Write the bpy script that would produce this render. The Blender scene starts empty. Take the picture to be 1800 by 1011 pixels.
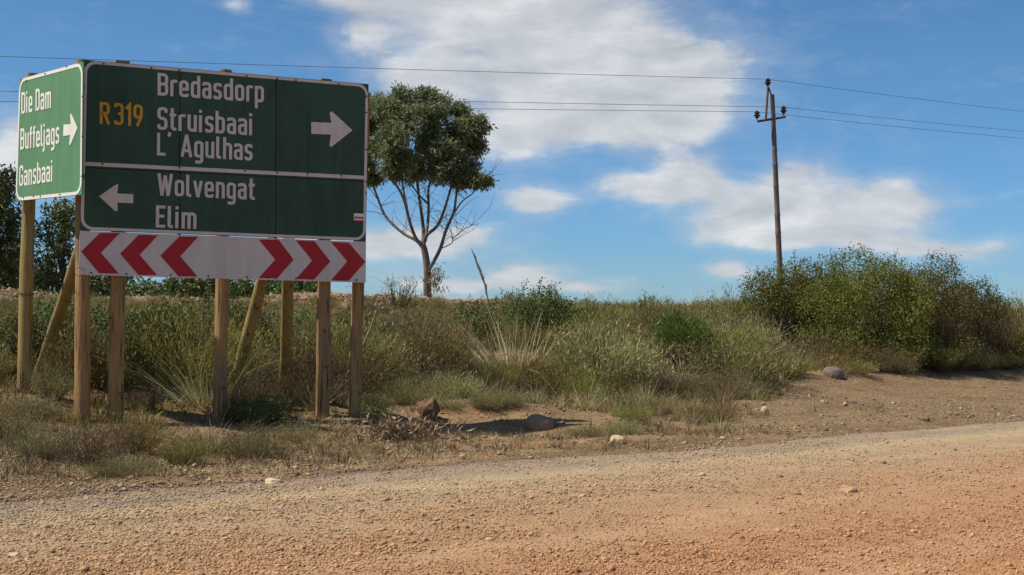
import bpy, math, random
import numpy as np
from mathutils import Vector, Matrix

scene = bpy.context.scene
COL = scene.collection
rad = math.radians

# ------------------------------------------------------------------ camera
FPX, CX, CY = 2400.0, 900.0, 505.5
CAM_H = 1.6
PITCH, ROLL = math.atan(30.5 / FPX), rad(1.0)
fwd = Vector((0, math.cos(PITCH), math.sin(PITCH)))
r0, u0 = Vector((1, 0, 0)), Vector((0, -math.sin(PITCH), math.cos(PITCH)))
rgt = r0 * math.cos(ROLL) + u0 * math.sin(ROLL)
upv = -r0 * math.sin(ROLL) + u0 * math.cos(ROLL)
CAM = Vector((0, 0, CAM_H))
cd = bpy.data.cameras.new('camera')
cd.sensor_width = 36.0
cd.lens = 36.0 * FPX / 1800.0
cd.clip_start, cd.clip_end = 0.1, 6000
cam = bpy.data.objects.new('camera', cd)
COL.objects.link(cam)
cam.matrix_world = Matrix(((rgt.x, upv.x, -fwd.x, CAM.x), (rgt.y, upv.y, -fwd.y, CAM.y),
                           (rgt.z, upv.z, -fwd.z, CAM.z), (0, 0, 0, 1)))
scene.camera = cam

# ------------------------------------------------------------------ world, sun, exposure
SUN_EL, SUN_A = rad(55), rad(10)          # the sun stands to the left, a little behind the camera
SUN = Vector((-math.cos(SUN_EL) * math.cos(SUN_A), -math.cos(SUN_EL) * math.sin(SUN_A), math.sin(SUN_EL)))
SUN_STRENGTH, SKY_STRENGTH = 4.8, 0.087
scene.view_settings.view_transform = 'Standard'
scene.view_settings.look = 'None'
scene.view_settings.gamma = 1.0
scene.view_settings.use_curve_mapping = False
scene.view_settings.exposure = 0.17
scene.cycles.max_bounces = 6
scene.cycles.diffuse_bounces = 3
scene.cycles.transparent_max_bounces = 4


def azel(px, py):
    d = (fwd + rgt * ((px - CX) / FPX) - upv * ((py - CY) / FPX)).normalized()
    return math.atan2(d.x, d.y), math.asin(d.z)


class NT:
    """small helper to write node trees"""
    def __init__(self, tree):
        self.t, self.n, self.l = tree, tree.nodes, tree.links

    def add(self, typ, **kw):
        nd = self.n.new(typ)
        for k, v in kw.items():
            setattr(nd, k, v)
        return nd

    def put(self, sock, v):
        if hasattr(v, 'is_linked') or hasattr(v, 'links'):
            self.l.new(v, sock)
        else:
            sock.default_value = v

    def math(self, op, a, b=None, c=None, clamp=False):
        nd = self.add('ShaderNodeMath', operation=op, use_clamp=clamp)
        for i, v in enumerate((a, b, c)):
            if v is not None:
                self.put(nd.inputs[i], v)
        return nd.outputs[0]

    def vmath(self, op, a, b=None, c=None, out=0):
        nd = self.add('ShaderNodeVectorMath', operation=op)
        for i, v in enumerate((a, b, c)):
            if v is not None:
                self.put(nd.inputs[i], v)
        return nd.outputs[out]

    def noise(self, vec, scale, detail=4, rough=0.55, dist=0.0, out='Fac'):
        nd = self.add('ShaderNodeTexNoise')
        if vec is not None:
            self.put(nd.inputs['Vector'], vec)
        nd.inputs['Scale'].default_value = scale
        nd.inputs['Detail'].default_value = detail
        nd.inputs['Roughness'].default_value = rough
        nd.inputs['Distortion'].default_value = dist
        return nd.outputs[out]

    def ramp(self, fac, stops, interp='LINEAR'):
        nd = self.add('ShaderNodeValToRGB')
        cr = nd.color_ramp
        cr.interpolation = interp
        while len(cr.elements) < len(stops):
            cr.elements.new(0.5)
        for e, (p, c) in zip(cr.elements, stops):
            e.position = p
            e.color = (c, c, c, 1) if isinstance(c, (int, float)) else (*c[:3], 1)
        self.put(nd.inputs['Fac'], fac)
        return nd.outputs['Color']

    def mix(self, fac, a, b, mode='MIX'):
        nd = self.add('ShaderNodeMix', data_type='RGBA', blend_type=mode)
        self.put(nd.inputs[0], fac)
        for s, v in ((nd.inputs[6], a), (nd.inputs[7], b)):
            if isinstance(v, tuple):
                v = (*v[:3], 1)
            self.put(s, v)
        return nd.outputs[2]

    def maprange(self, v, a, b, c=0.0, d=1.0, smooth=True):
        nd = self.add('ShaderNodeMapRange', interpolation_type='SMOOTHSTEP' if smooth else 'LINEAR')
        self.put(nd.inputs[0], v)
        for i, x in enumerate((a, b, c, d)):
            nd.inputs[i + 1].default_value = x
        return nd.outputs[0]


world = bpy.data.worlds.new('World')
scene.world = world
world.use_nodes = True
world.node_tree.nodes.clear()
W = NT(world.node_tree)
sky = W.add('ShaderNodeTexSky', sky_type='NISHITA')
sky.sun_disc = False
sky.sun_elevation = SUN_EL
sky.sun_rotation = rad(270) - SUN_A
sky.altitude = 50
sky.air_density, sky.dust_density, sky.ozone_density = 1.0, 0.0, 6.0
tc = W.add('ShaderNodeTexCoord')
D = W.vmath('NORMALIZE', tc.outputs['Generated'])
sep = W.add('ShaderNodeSeparateXYZ')
W.put(sep.inputs[0], D)
AZ = W.math('ARCTAN2', sep.outputs[0], sep.outputs[1])
EL = W.math('ARCSINE', sep.outputs[2])
cmb = W.add('ShaderNodeCombineXYZ')
W.put(cmb.inputs[0], AZ)
W.put(cmb.inputs[1], EL)
P2 = cmb.outputs[0]
# warped position so the cloud outlines are ragged, not elliptical
wn = W.noise(D, 9.0, 5, 0.6, 0, 'Color')
P2w = W.vmath('MULTIPLY_ADD', W.vmath('SUBTRACT', wn, (0.5, 0.5, 0.5)), (0.085, 0.036, 0.0), P2)
CLOUDS = [  # centre x, y, half width, half height (angles given by the photo's pixels), weight
    (960, 5, 240, 75, 1.0), (1080, 60, 180, 70, .62), (650, -8, 150, 30, .9), (780, 60, 110, 60, .55),
    (930, 135, 210, 42, 1.1), (1120, 120, 160, 48, .8), (1260, 95, 100, 32, .45), (740, 165, 70, 60, .4),
    (1010, 225, 200, 46, 1.1), (890, 265, 90, 36, .7), (1150, 195, 130, 60, 1.0), (1230, 160, 80, 60, .6), (1010, 180, 230, 40, .6),
    (660, 60, 45, 34, .8), (398, 8, 30, 18, .65),
    (930, 352, 72, 24, 1.2), (1130, 338, 95, 26, 1.15), (1215, 308, 75, 34, 1.25), (1410, 310, 60, 42, 1.2), (1330, 350, 80, 40, .8),
    (1300, 395, 120, 30, .75), (1440, 385, 130, 36, .75), (1540, 350, 75, 40, 1.15), (1310, 425, 110, 18, .8),
    (1640, 432, 130, 20, 1.05), (1660, 345, 70, 12, .4), (1480, 420, 100, 20, .6),
    (925, 482, 75, 24, 1.25), (820, 494, 80, 16, .8), (690, 420, 160, 34, 1.05), (800, 410, 70, 18, .7), (560, 430, 120, 30, .8), (1290, 484, 60, 18, 1.1),
    (1030, 508, 60, 14, .9), (15, 250, 55, 50, .9), (50, 310, 110, 40, .75), (720, 500, 80, 26, .5)]
acc = 0.0
for cx, cy, rx, ry, wt in CLOUDS:
    a, e = azel(cx, cy)
    sx, sy = FPX / rx, FPX / ry
    q = W.vmath('MULTIPLY_ADD', P2w, (sx, sy, 0.0), (-a * sx, -e * sy, 0.0))
    dd = W.vmath('DOT_PRODUCT', q, q, out='Value')
    ex = W.math('POWER', 0.36, dd)
    acc = W.math('MULTIPLY_ADD', ex, wt, acc)
# the rest of the sky carries cloud of the same sort
st = W.vmath('MULTIPLY', D, (1.0, 1.0, 2.6))
far = W.maprange(W.noise(st, 2.3, 4, 0.5), 0.5, 0.68)
inside = W.math('MULTIPLY', W.maprange(W.math('ABSOLUTE', AZ), 0.36, 0.48, 1.0, 0.0), W.maprange(EL, 0.22, 0.32, 1.0, 0.0))
acc = W.math('MULTIPLY_ADD', W.math('SUBTRACT', 1.0, inside), far, acc)
fine_v = W.vmath('MULTIPLY', P2, (0.8, 2.2, 1.0))
n1 = W.noise(fine_v, 16.0, 8, 0.58, 0.35)
n2 = W.noise(fine_v, 52.0, 6, 0.6, 0.6)
dens = W.math('ADD', W.math('MULTIPLY_ADD', W.math('SUBTRACT', n1, 0.5), 0.78, acc), W.math('MULTIPLY', W.math('SUBTRACT', n2, 0.5), 0.60))
veil = W.math('MULTIPLY', W.maprange(dens, -0.05, 0.7, 0.0, 1.0), 0.30)
mask = W.math('MAXIMUM', veil, W.maprange(dens, 0.20, 1.08, 0.0, 0.90))
n3 = W.noise(W.vmath('ADD', fine_v, (-0.012, 0.018, 0.0)), 16.0, 8, 0.58, 0.35)
relief = W.math('SUBTRACT', n1, n3)  # sunlit and shaded sides of the clouds, put into their colour
grey = W.noise(fine_v, 7.0, 4, 0.5)
lum = W.math('ADD', W.math('MULTIPLY', relief, 1.5), W.math('MULTIPLY', W.math('SUBTRACT', grey, 0.5), 0.9))
ccol = W.ramp(W.math('ADD', lum, 0.5, clamp=True), [(0.0, (0.40, 0.425, 0.465)), (0.5, (0.57, 0.585, 0.605)), (1.0, (0.80, 0.80, 0.79))])
skyc = W.mix(1.0, sky.outputs[0], W.mix(W.maprange(EL, 0.0, 0.2), (0.46, 0.735, 1.10), (0.575, 0.82, 0.98)), 'MULTIPLY')
bg1 = W.add('ShaderNodeBackground')
W.put(bg1.inputs[0], skyc)
bg1.inputs[1].default_value = SKY_STRENGTH
bg2 = W.add('ShaderNodeBackground')
W.put(bg2.inputs[0], ccol)
bg2.inputs[1].default_value = 1.0
mx = W.add('ShaderNodeMixShader')
W.put(mx.inputs[0], mask)
W.l.new(bg1.outputs[0], mx.inputs[1])
W.l.new(bg2.outputs[0], mx.inputs[2])
wo = W.add('ShaderNodeOutputWorld')
W.l.new(mx.outputs[0], wo.inputs[0])

sl = bpy.data.lights.new('sun', 'SUN')
sl.energy = SUN_STRENGTH
sl.angle = rad(0.5)
sl.color = (1.0, 0.93, 0.82)
so = bpy.data.objects.new('sun', sl)
COL.objects.link(so)
so.rotation_euler = SUN.to_track_quat('Z', 'Y').to_euler()
so.location = (-20, -5, 30)

# ------------------------------------------------------------------ helpers
rng = np.random.default_rng(7)
random.seed(7)


def tag(o, label=None, cat=None, group=None, kind=None):
    if label: o['label'] = label
    if cat: o['category'] = cat
    if group: o['group'] = group
    if kind: o['kind'] = kind
    return o


def empty(name, loc):
    o = bpy.data.objects.new(name, None)
    o.empty_display_size = 0.2
    COL.objects.link(o)
    o.location = loc
    return o


def link(name, me, parent=None, loc=None):
    o = bpy.data.objects.new(name, me)
    COL.objects.link(o)
    if parent is not None: o.parent = parent
    if loc is not None: o.location = loc
    return o


def poly_mesh(name, verts, faces, mats, parent=None, org=(0, 0, 0), smooth=False, loc=None):
    """small meshes; verts in world coordinates, stored relative to org"""
    me = bpy.data.meshes.new(name)
    ox, oy, oz = org
    me.from_pydata([(v[0] - ox, v[1] - oy, v[2] - oz) for v in verts], [], faces)
    for m in (mats if isinstance(mats, (list, tuple)) else [mats]):
        me.materials.append(m)
    if smooth:
        me.polygons.foreach_set('use_smooth', [True] * len(me.polygons))
    me.update()
    return link(name, me, parent, loc)


class TM:
    """triangle soup gathered with numpy: vertices, triangles, a random value per vertex, a material slot per triangle"""
    def __init__(self):
        self.V, self.F, self.R, self.M, self.n = [], [], [], [], 0

    def add(self, v, f, r=0.5, m=0):
        v = np.asarray(v, np.float32).reshape(-1, 3)
        f = np.asarray(f, np.int32).reshape(-1, 3)
        self.V.append(v)
        self.F.append(f + self.n)
        self.R.append(np.broadcast_to(np.asarray(r, np.float32), (len(v),)).copy())
        self.M.append(np.full(len(f), m, np.int32))
        self.n += len(v)

    def mesh(self, name, mats, smooth=False):
        V, F, R, M = (np.concatenate(x) for x in (self.V, self.F, self.R, self.M))
        me = bpy.data.meshes.new(name)
        me.vertices.add(len(V))
        me.vertices.foreach_set('co', V.ravel())
        me.loops.add(F.size)
        me.loops.foreach_set('vertex_index', F.ravel())
        me.polygons.add(len(F))
        me.polygons.foreach_set('loop_start', np.arange(0, F.size, 3, dtype=np.int32))
        me.polygons.foreach_set('loop_total', np.full(len(F), 3, np.int32))
        for m in (mats if isinstance(mats, (list, tuple)) else [mats]):
            me.materials.append(m)
        me.polygons.foreach_set('material_index', M)
        if smooth:
            me.polygons.foreach_set('use_smooth', np.ones(len(F), bool))
        at = me.attributes.new('rnd', 'FLOAT', 'POINT')
        at.data.foreach_set('value', R)
        me.update(calc_edges=True)
        me.validate()
        return me


def nrm(a):
    return a / np.maximum(np.linalg.norm(a, axis=-1, keepdims=True), 1e-9)


def rvec(n, g):
    return nrm(g.normal(size=(n, 3)))


def blades(base, dirs, L, w, bend, g, seg=3, rnd=None):
    N = len(base)
    side = nrm(np.cross(dirs, rvec(N, g)))
    t = np.linspace(0, 1, seg + 1)
    P = base[:, None] + dirs[:, None] * (L[:, None] * t)[..., None] + bend[:, None] * (t ** 2)[None, :, None]
    wd = (w[:, None] * (1 - t ** 1.5)[None])[..., None] * 0.5
    A, B = P[:, :-1] - side[:, None] * wd[:, :-1], P[:, :-1] + side[:, None] * wd[:, :-1]
    V = np.concatenate([A, B, P[:, -1:]], 1)
    nv = 2 * seg + 1
    f = []
    for i in range(seg - 1):
        f += [(i, seg + i, seg + i + 1), (i, seg + i + 1, i + 1)]
    f.append((seg - 1, 2 * seg - 1, 2 * seg))
    F = (np.arange(N) * nv)[:, None, None] + np.array(f)[None]
    r = np.repeat(g.random(N) if rnd is None else rnd, nv)
    return V.reshape(-1, 3), F.reshape(-1, 3), r


def leaves(pos, axis, L, w, g, rnd=None):
    N = len(pos)
    L, w = np.broadcast_to(L, (N,)), np.broadcast_to(w, (N,))
    side = nrm(np.cross(axis, rvec(N, g)))
    nor = np.cross(axis, side)
    p0, p2 = pos, pos + axis * L[:, None]
    mid = pos + axis * (L * .45)[:, None] + nor * (L * .08)[:, None]
    V = np.stack([p0, mid + side * w[:, None] * .5, p2, mid - side * w[:, None] * .5], 1)
    F = (np.arange(N) * 4)[:, None, None] + np.array([(0, 1, 2), (0, 2, 3)])[None]
    return V.reshape(-1, 3), F.reshape(-1, 3), np.repeat(g.random(N) if rnd is None else rnd, 4)


def needles(pos, axis, L, w, g, rnd=None):
    N = len(pos)
    L, w = np.broadcast_to(L, (N,)), np.broadcast_to(w, (N,))
    side = nrm(np.cross(axis, rvec(N, g)))
    V = np.stack([pos - side * w[:, None] * .5, pos + side * w[:, None] * .5, pos + axis * L[:, None]], 1)
    F = np.arange(3 * N).reshape(-1, 3)
    return V.reshape(-1, 3), F, np.repeat(g.random(N) if rnd is None else rnd, 3)


def tube(pts, radii, n=8, cap=True, jit=0.0, g=None):
    """a tapered tube along pts; returns triangles"""
    pts = [Vector(p) for p in pts]
    V, F = [], []
    prev = None
    for i, p in enumerate(pts):
        d = (pts[min(i + 1, len(pts) - 1)] - pts[max(i - 1, 0)])
        d = d.normalized() if d.length > 1e-9 else Vector((0, 0, 1))
        a = prev if prev is not None else Vector((0, 1, 0.013)).cross(d) if abs(d.y) < .9 else Vector((1, 0, 0)).cross(d)
        a = (a - d * a.dot(d)).normalized()
        prev = a
        b = d.cross(a)
        for k in range(n):
            an = 2 * math.pi * k / n
            rr = radii[i] * (1 + (jit * (g.random() - .5) if g is not None else 0))
            V.append(tuple(p + a * (rr * math.cos(an)) + b * (rr * math.sin(an))))
    for i in range(len(pts) - 1):
        for k in range(n):
            q0, q1, q2, q3 = i * n + k, i * n + (k + 1) % n, (i + 1) * n + (k + 1) % n, (i + 1) * n + k
            F += [(q0, q1, q2), (q0, q2, q3)]
    if cap:
        for ring, flip in ((0, True), (len(pts) - 1, False)):
            V.append(tuple(pts[ring]))
            c = len(V) - 1
            for k in range(n):
                a_, b_ = ring * n + k, ring * n + (k + 1) % n
                F.append((c, b_, a_) if flip else (c, a_, b_))
    return V, F


def lathe(prof, org, n=14, axis=(0, 0, 1)):
    ax = Vector(axis).normalized()
    return tube([Vector(org) + ax * z for r, z in prof], [max(r, 1e-4) for r, z in prof], n)


def box(c, ex, ey, ez):
    """box from centre and three half-extent vectors"""
    c, ex, ey, ez = Vector(c), Vector(ex), Vector(ey), Vector(ez)
    V = [tuple(c + ex * i + ey * j + ez * k) for i in (-1, 1) for j in (-1, 1) for k in (-1, 1)]
    F = [(0, 1, 3, 2), (4, 6, 7, 5), (0, 4, 5, 1), (2, 3, 7, 6), (0, 2, 6, 4), (1, 5, 7, 3)]
    return V, F


def join(*vf):
    V, F = [], []
    for v, f in vf:
        o = len(V)
        V += list(v)
        F += [tuple(i + o for i in t) for t in f]
    return V, F


# ------------------------------------------------------------------ terrain heights
_tabs = {}


def vnoise(x, y, seed=0):
    if seed not in _tabs:
        _tabs[seed] = np.random.default_rng(1000 + seed).random((256, 256))
    T = _tabs[seed]
    xi, yi = np.floor(x).astype(int), np.floor(y).astype(int)
    fx, fy = x - xi, y - yi
    fx, fy = fx * fx * (3 - 2 * fx), fy * fy * (3 - 2 * fy)
    a, b = T[xi % 256, yi % 256], T[(xi + 1) % 256, yi % 256]
    c, d = T[xi % 256, (yi + 1) % 256], T[(xi + 1) % 256, (yi + 1) % 256]
    return (a * (1 - fx) + b * fx) * (1 - fy) + (c * (1 - fx) + d * fx) * fy - 0.5


def sstep(a, b, x):
    t = np.clip((x - a) / (b - a), 0, 1)
    return t * t * (3 - 2 * t)


NX, NY, NC = -0.645, 0.765, 10.67


def S_of(X, Y):
    return NX * X + NY * Y - NC


def T_of(X, Y):
    return NY * X - NX * Y


def edge_wob(X, Y):
    t = T_of(X, Y)
    return 0.5 * vnoise(t * .35, t * 0 + 3.3, 1) + 0.16 * vnoise(t * 1.6, t * 0 + 7.7, 2)


def road_h(X, Y):
    s, t = S_of(X, Y), T_of(X, Y)
    z = 0.05 * vnoise(s * .9, t * .16, 3) + 0.028 * vnoise(s * 2.2, t * .5, 4) + 0.014 * vnoise(X * 5, Y * 5, 5)
    z = z + 0.007 * vnoise(X * 13, Y * 13, 6)
    z = z + 0.05 * np.exp(-((s + 2.7 + .6 * vnoise(t * .3, t * 0, 8)) / .35) ** 2) * (0.55 + vnoise(t * .8, s * 0, 9))
    return z


def H(X, Y):
    X, Y = np.asarray(X, float), np.asarray(Y, float)
    s = S_of(X, Y)
    rd = 1 - sstep(-0.1, 0.5, s)
    base = road_h(X, Y) * rd
    off = (1 - rd) * (0.02 + 0.16 * vnoise(X * .45, Y * .45, 10) + 0.09 * vnoise(X * 1.3, Y * 1.3, 11) + 0.03 * vnoise(X * 4, Y * 4, 12))
    bank = 0.36 * sstep(4.8, 7.6, s)
    yq = 25 + np.maximum(X, 0) * .35
    yc = 43 + np.maximum(X, 0) * .18
    rise = 1.08 * sstep(yq, yc, Y) * (1 + 0.10 * vnoise(X * .3, Y * 0 + 1.5, 13))
    drop = -3.2 * sstep(yc + 2.0, yc + 60, Y)
    hum = 0.15 * np.exp(-((Y - yc) / 1.6) ** 2)
    lump = .14 * vnoise(X * .8, Y * .8, 14) * sstep(6, 9, s)
    off = off - .14 * np.exp(-((X + .2) / 1.7) ** 2 - ((Y - 17.9) / .7) ** 2) + .20 * np.exp(-((X + .1) / 1.2) ** 2 - ((Y - 19.6) / .75) ** 2)
    return base + off + (bank + rise + hum) * (1 - rd) + drop + lump


def Hs(x, y):
    return float(H(np.array([x]), np.array([y]))[0])


def ray(px, py):
    return fwd + rgt * ((px - CX) / FPX) - upv * ((py - CY) / FPX)


def PT(px, py, depth):
    return CAM + ray(px, py) * depth


def G(px, py, far=60):
    """where the sight line through that point of the photo meets the ground"""
    d = ray(px, py)
    t = np.linspace(5, far, 4000)
    X, Y, Z = CAM.x + d.x * t, CAM.y + d.y * t, CAM.z + d.z * t
    hit = np.nonzero(Z <= H(X, Y))[0]
    k = hit[0] if len(hit) else len(t) - 1
    return Vector((X[k], Y[k], float(H(X[k:k + 1], Y[k:k + 1])[0]))), float(t[k])


def project(X, Y, Z):
    v = np.stack([X, Y, Z - CAM_H], -1)
    xc, yc, zc = v @ np.array(rgt), v @ np.array(upv), v @ np.array(fwd)
    return CX + FPX * xc / zc, CY - FPX * yc / zc, zc


# ------------------------------------------------------------------ materials
def new_mat(name):
    m = bpy.data.materials.new(name)
    m.use_nodes = True
    m.node_tree.nodes.clear()
    t = NT(m.node_tree)
    out = t.add('ShaderNodeOutputMaterial')
    return m, t, out


def principled(t, out, col, rough=0.8, bump=None, bstr=0.3, bdist=0.02, spec=0.3, metal=0.0):
    b = t.add('ShaderNodeBsdfPrincipled')
    t.put(b.inputs['Base Color'], (*col, 1) if isinstance(col, tuple) and len(col) == 3 else col)
    t.put(b.inputs['Roughness'], rough)
    b.inputs['Specular IOR Level'].default_value = spec
    b.inputs['Metallic'].default_value = metal
    if bump is not None:
        bn = t.add('ShaderNodeBump')
        bn.inputs['Strength'].default_value = bstr
        bn.inputs['Distance'].default_value = bdist
        t.put(bn.inputs['Height'], bump)
        t.l.new(bn.outputs[0], b.inputs['Normal'])
    t.l.new(b.outputs[0], out.inputs[0])
    return b


def objc(t):
    return t.add('ShaderNodeTexCoord').outputs['Object']


def wpos(t):
    return t.add('ShaderNodeNewGeometry').outputs['Position']


def leaf_mat(name, cols, trans=0.25, vary=0.55, rough=0.6, patch=2.2):
    """cols: dark to light. each leaf takes a tone of its own, each plant and each spray leans a little"""
    m, t, out = new_mat(name)
    at = t.add('ShaderNodeAttribute', attribute_name='rnd')
    oi = t.add('ShaderNodeObjectInfo')
    n = t.noise(wpos(t), patch, 2)
    f = t.math('ADD', t.math('MULTIPLY', at.outputs['Fac'], .62), t.math('MULTIPLY', n, .38))
    c = t.ramp(f, [(0.12 + 0.76 * i / max(1, len(cols) - 1), k) for i, k in enumerate(cols)])
    hs = t.add('ShaderNodeHueSaturation')
    t.put(hs.inputs['Hue'], t.math('MULTIPLY_ADD', oi.outputs['Random'], 0.07, 0.462))
    t.put(hs.inputs['Value'], t.math('MULTIPLY_ADD', oi.outputs['Random'], vary * 1.2, 1 - vary * .6))
    t.put(hs.inputs['Color'], c)
    d = t.add('ShaderNodeBsdfPrincipled')
    t.put(d.inputs['Base Color'], hs.outputs[0])
    d.inputs['Roughness'].default_value = rough
    d.inputs['Specular IOR Level'].default_value = .3
    tr = t.add('ShaderNodeBsdfTranslucent')
    t.put(tr.inputs[0], hs.outputs[0])
    mxs = t.add('ShaderNodeMixShader')
    mxs.inputs[0].default_value = trans
    t.l.new(d.outputs[0], mxs.inputs[1])
    t.l.new(tr.outputs[0], mxs.inputs[2])
    t.l.new(mxs.outputs[0], out.inputs[0])
    return m


M = {}
M['olive'] = leaf_mat('olive_needles', [(0.112, 0.104, 0.025), (0.192, 0.170, 0.041), (0.294, 0.252, 0.068), (0.398, 0.313, 0.104)], .25, .36)
M['heath'] = leaf_mat('heath_twigs', [(0.099, 0.075, 0.031), (0.174, 0.137, 0.058), (0.250, 0.199, 0.086), (0.203, 0.189, 0.070)])
M['greygreen'] = leaf_mat('grey_green_needles', [(0.130, 0.122, 0.046), (0.228, 0.206, 0.084), (0.333, 0.291, 0.127), (0.440, 0.371, 0.177)])
M['dark'] = leaf_mat('dark_green_leaves', [(0.040, 0.050, 0.011), (0.078, 0.095, 0.020), (0.128, 0.147, 0.029), (0.189, 0.194, 0.050)], .22)
M['green'] = leaf_mat('bright_green_leaves', [(0.065, 0.076, 0.011), (0.125, 0.146, 0.021), (0.198, 0.220, 0.031), (0.290, 0.280, 0.057)], .25)
M['brownleaf'] = leaf_mat('brown_green_leaves', [(0.090, 0.069, 0.026), (0.162, 0.124, 0.041), (0.144, 0.159, 0.036), (0.252, 0.186, 0.066)], .25)
M['gum'] = leaf_mat('gum_leaves', [(0.096, 0.106, 0.051), (0.156, 0.172, 0.077), (0.240, 0.254, 0.119), (0.348, 0.354, 0.193)], .45, .2, .45, 1.1)
M['tree'] = leaf_mat('far_tree_leaves', [(0.048, 0.069, 0.025), (0.085, 0.117, 0.036), (0.131, 0.166, 0.048), (0.179, 0.214, 0.069)], .2, .45, .5, .7)
M['straw'] = leaf_mat('straw', [(.20, .145, .07), (.31, .235, .12), (.40, .32, .17), (.27, .235, .11)], .2)
M['palegrass'] = leaf_mat('pale_grass', [(.25, .205, .105), (.42, .35, .19), (.58, .49, .29), (.36, .33, .15)], .2)
M['tussock'] = leaf_mat('tussock_grass', [(.13, .115, .05), (.20, .18, .075), (.30, .25, .12), (.17, .19, .07)], .25)
M['plume'] = leaf_mat('plume_hair', [(.50, .36, .20), (.62, .47, .29), (.70, .56, .38)], .5, .1)
M['dead'] = leaf_mat('dead_leaves', [(.16, .105, .06), (.25, .17, .10), (.34, .24, .15), (.20, .14, .09)], .12)
M['cushion'] = leaf_mat('cushion_needles', [(0.061, 0.081, 0.017), (0.109, 0.135, 0.024), (0.145, 0.176, 0.034), (0.203, 0.223, 0.060)], .22)


def twig_mat(name, c1, c2, sc=18):
    m, t, out = new_mat(name)
    v = objc(t)
    n = t.noise(t.vmath('MULTIPLY', v, (1, 1, .35)), sc, 5, .6)
    principled(t, out, t.ramp(n, [(.3, c1), (.7, c2)]), .9, n, .5, .01)
    return m


M['twig'] = twig_mat('twig_bark', (.085, .06, .04), (.19, .14, .095))
M['deadwood'] = twig_mat('bleached_wood', (.27, .22, .16), (.48, .41, .32))
M['gumbark'] = twig_mat('gum_bark', (.075, .06, .048), (.24, .19, .15), 4)
M['treebark'] = twig_mat('dark_bark', (.06, .045, .035), (.14, .11, .08), 5)


def soil_mat():
    m, t, out = new_mat('soil')
    p = wpos(t)
    sp = t.add('ShaderNodeSeparateXYZ')
    t.put(sp.inputs[0], p)
    s = t.math('ADD', t.math('ADD', t.math('MULTIPLY', sp.outputs[0], NX), t.math('MULTIPLY', sp.outputs[1], NY)), -NC)
    big = t.noise(p, .55, 4, .6)
    mid = t.noise(p, 2.6, 5, .62)
    fine = t.noise(p, 22, 6, .7)
    pebble = t.add('ShaderNodeTexVoronoi')
    pebble.inputs['Scale'].default_value = 38
    t.put(pebble.inputs['Vector'], p)
    sand = t.ramp(mid, [(.25, (.19, .115, .058)), (.5, (.29, .185, .093)), (.72, (.39, .265, .135))])
    litter = t.ramp(fine, [(.3, (.085, .056, .028)), (.55, (.20, .135, .066)), (.75, (.35, .24, .12))])
    c = t.mix(t.maprange(big, .38, .6), sand, litter)
    orange = t.mix(t.maprange(t.noise(p, 1.1, 3), .55, .7, 0, .6), c, (.36, .19, .095))
    grit = t.mix(1.0, t.ramp(fine, [(.30, (.085, .052, .026)), (.5, (.21, .14, .077)), (.70, (.37, .26, .15))]), t.ramp(t.noise(p, 1.6, 5, .65), [(.3, (.62, .60, .56)), (.5, (1, 1, 1)), (.7, (1.15, 1.1, .95))]), 'MULTIPLY')
    right = t.math('MULTIPLY', t.maprange(sp.outputs[0], 1.5, 5.0), t.maprange(s, 6.6, 7.8, 1, 0))
    c = t.mix(t.math('MULTIPLY', right, .85), orange, grit)
    spk = t.maprange(pebble.outputs['Color'], .86, .9, 0, .75)
    c = t.mix(spk, c, (.46, .36, .24))
    hgt = t.math('ADD', t.math('MULTIPLY', fine, .6), t.math('MULTIPLY', t.noise(p, 90, 3, .6), .4))
    principled(t, out, c, .95, hgt, .9, .03, .1)
    return m


def road_colour(t, p):
    sp = t.add('ShaderNodeSeparateXYZ')
    t.put(sp.inputs[0], p)
    s = t.math('ADD', t.math('ADD', t.math('MULTIPLY', sp.outputs[0], NX), t.math('MULTIPLY', sp.outputs[1], NY)), -NC)
    tt = t.math('SUBTRACT', t.math('MULTIPLY', sp.outputs[0], NY), t.math('MULTIPLY', sp.outputs[1], NX))
    cv = t.add('ShaderNodeCombineXYZ')
    t.put(cv.inputs[0], s)
    t.put(cv.inputs[1], t.math('MULTIPLY', tt, .13))
    streak = t.noise(cv.outputs[0], 1.7, 5, .6, .3)
    streak2 = t.noise(cv.outputs[0], 4.5, 4, .6, .3)
    f = t.math('ADD', s, t.math('MULTIPLY', t.math('SUBTRACT', streak, .5), 1.1))
    f = t.maprange(f, -8.0, 0.4, 0, 1, False)
    c = t.ramp(f, [(0.0, (.475, .24, .112)), (.33, (.48, .257, .127)), (.52, (.475, .28, .148)), (.64, (.455, .295, .165)),
                   (.755, (.44, .31, .185)), (.83, (.50, .375, .215)), (.875, (.36, .275, .185)), (.95, (.29, .22, .158)), (1.0, (.29, .215, .145))])
    c = t.mix(t.maprange(streak2, .50, .68, 0, .55), c, t.mix(.55, c, (.62, .39, .19)))
    # wheel tracks: swept, paler lines running along the road
    lane = t.math('SINE', t.math('ADD', t.math('MULTIPLY', s, 3.6), t.math('MULTIPLY', streak, 5.0)))
    return t.mix(t.maprange(lane, .35, 1.0, 0, .34), c, t.mix(.6, c, (.64, .44, .26)))


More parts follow.
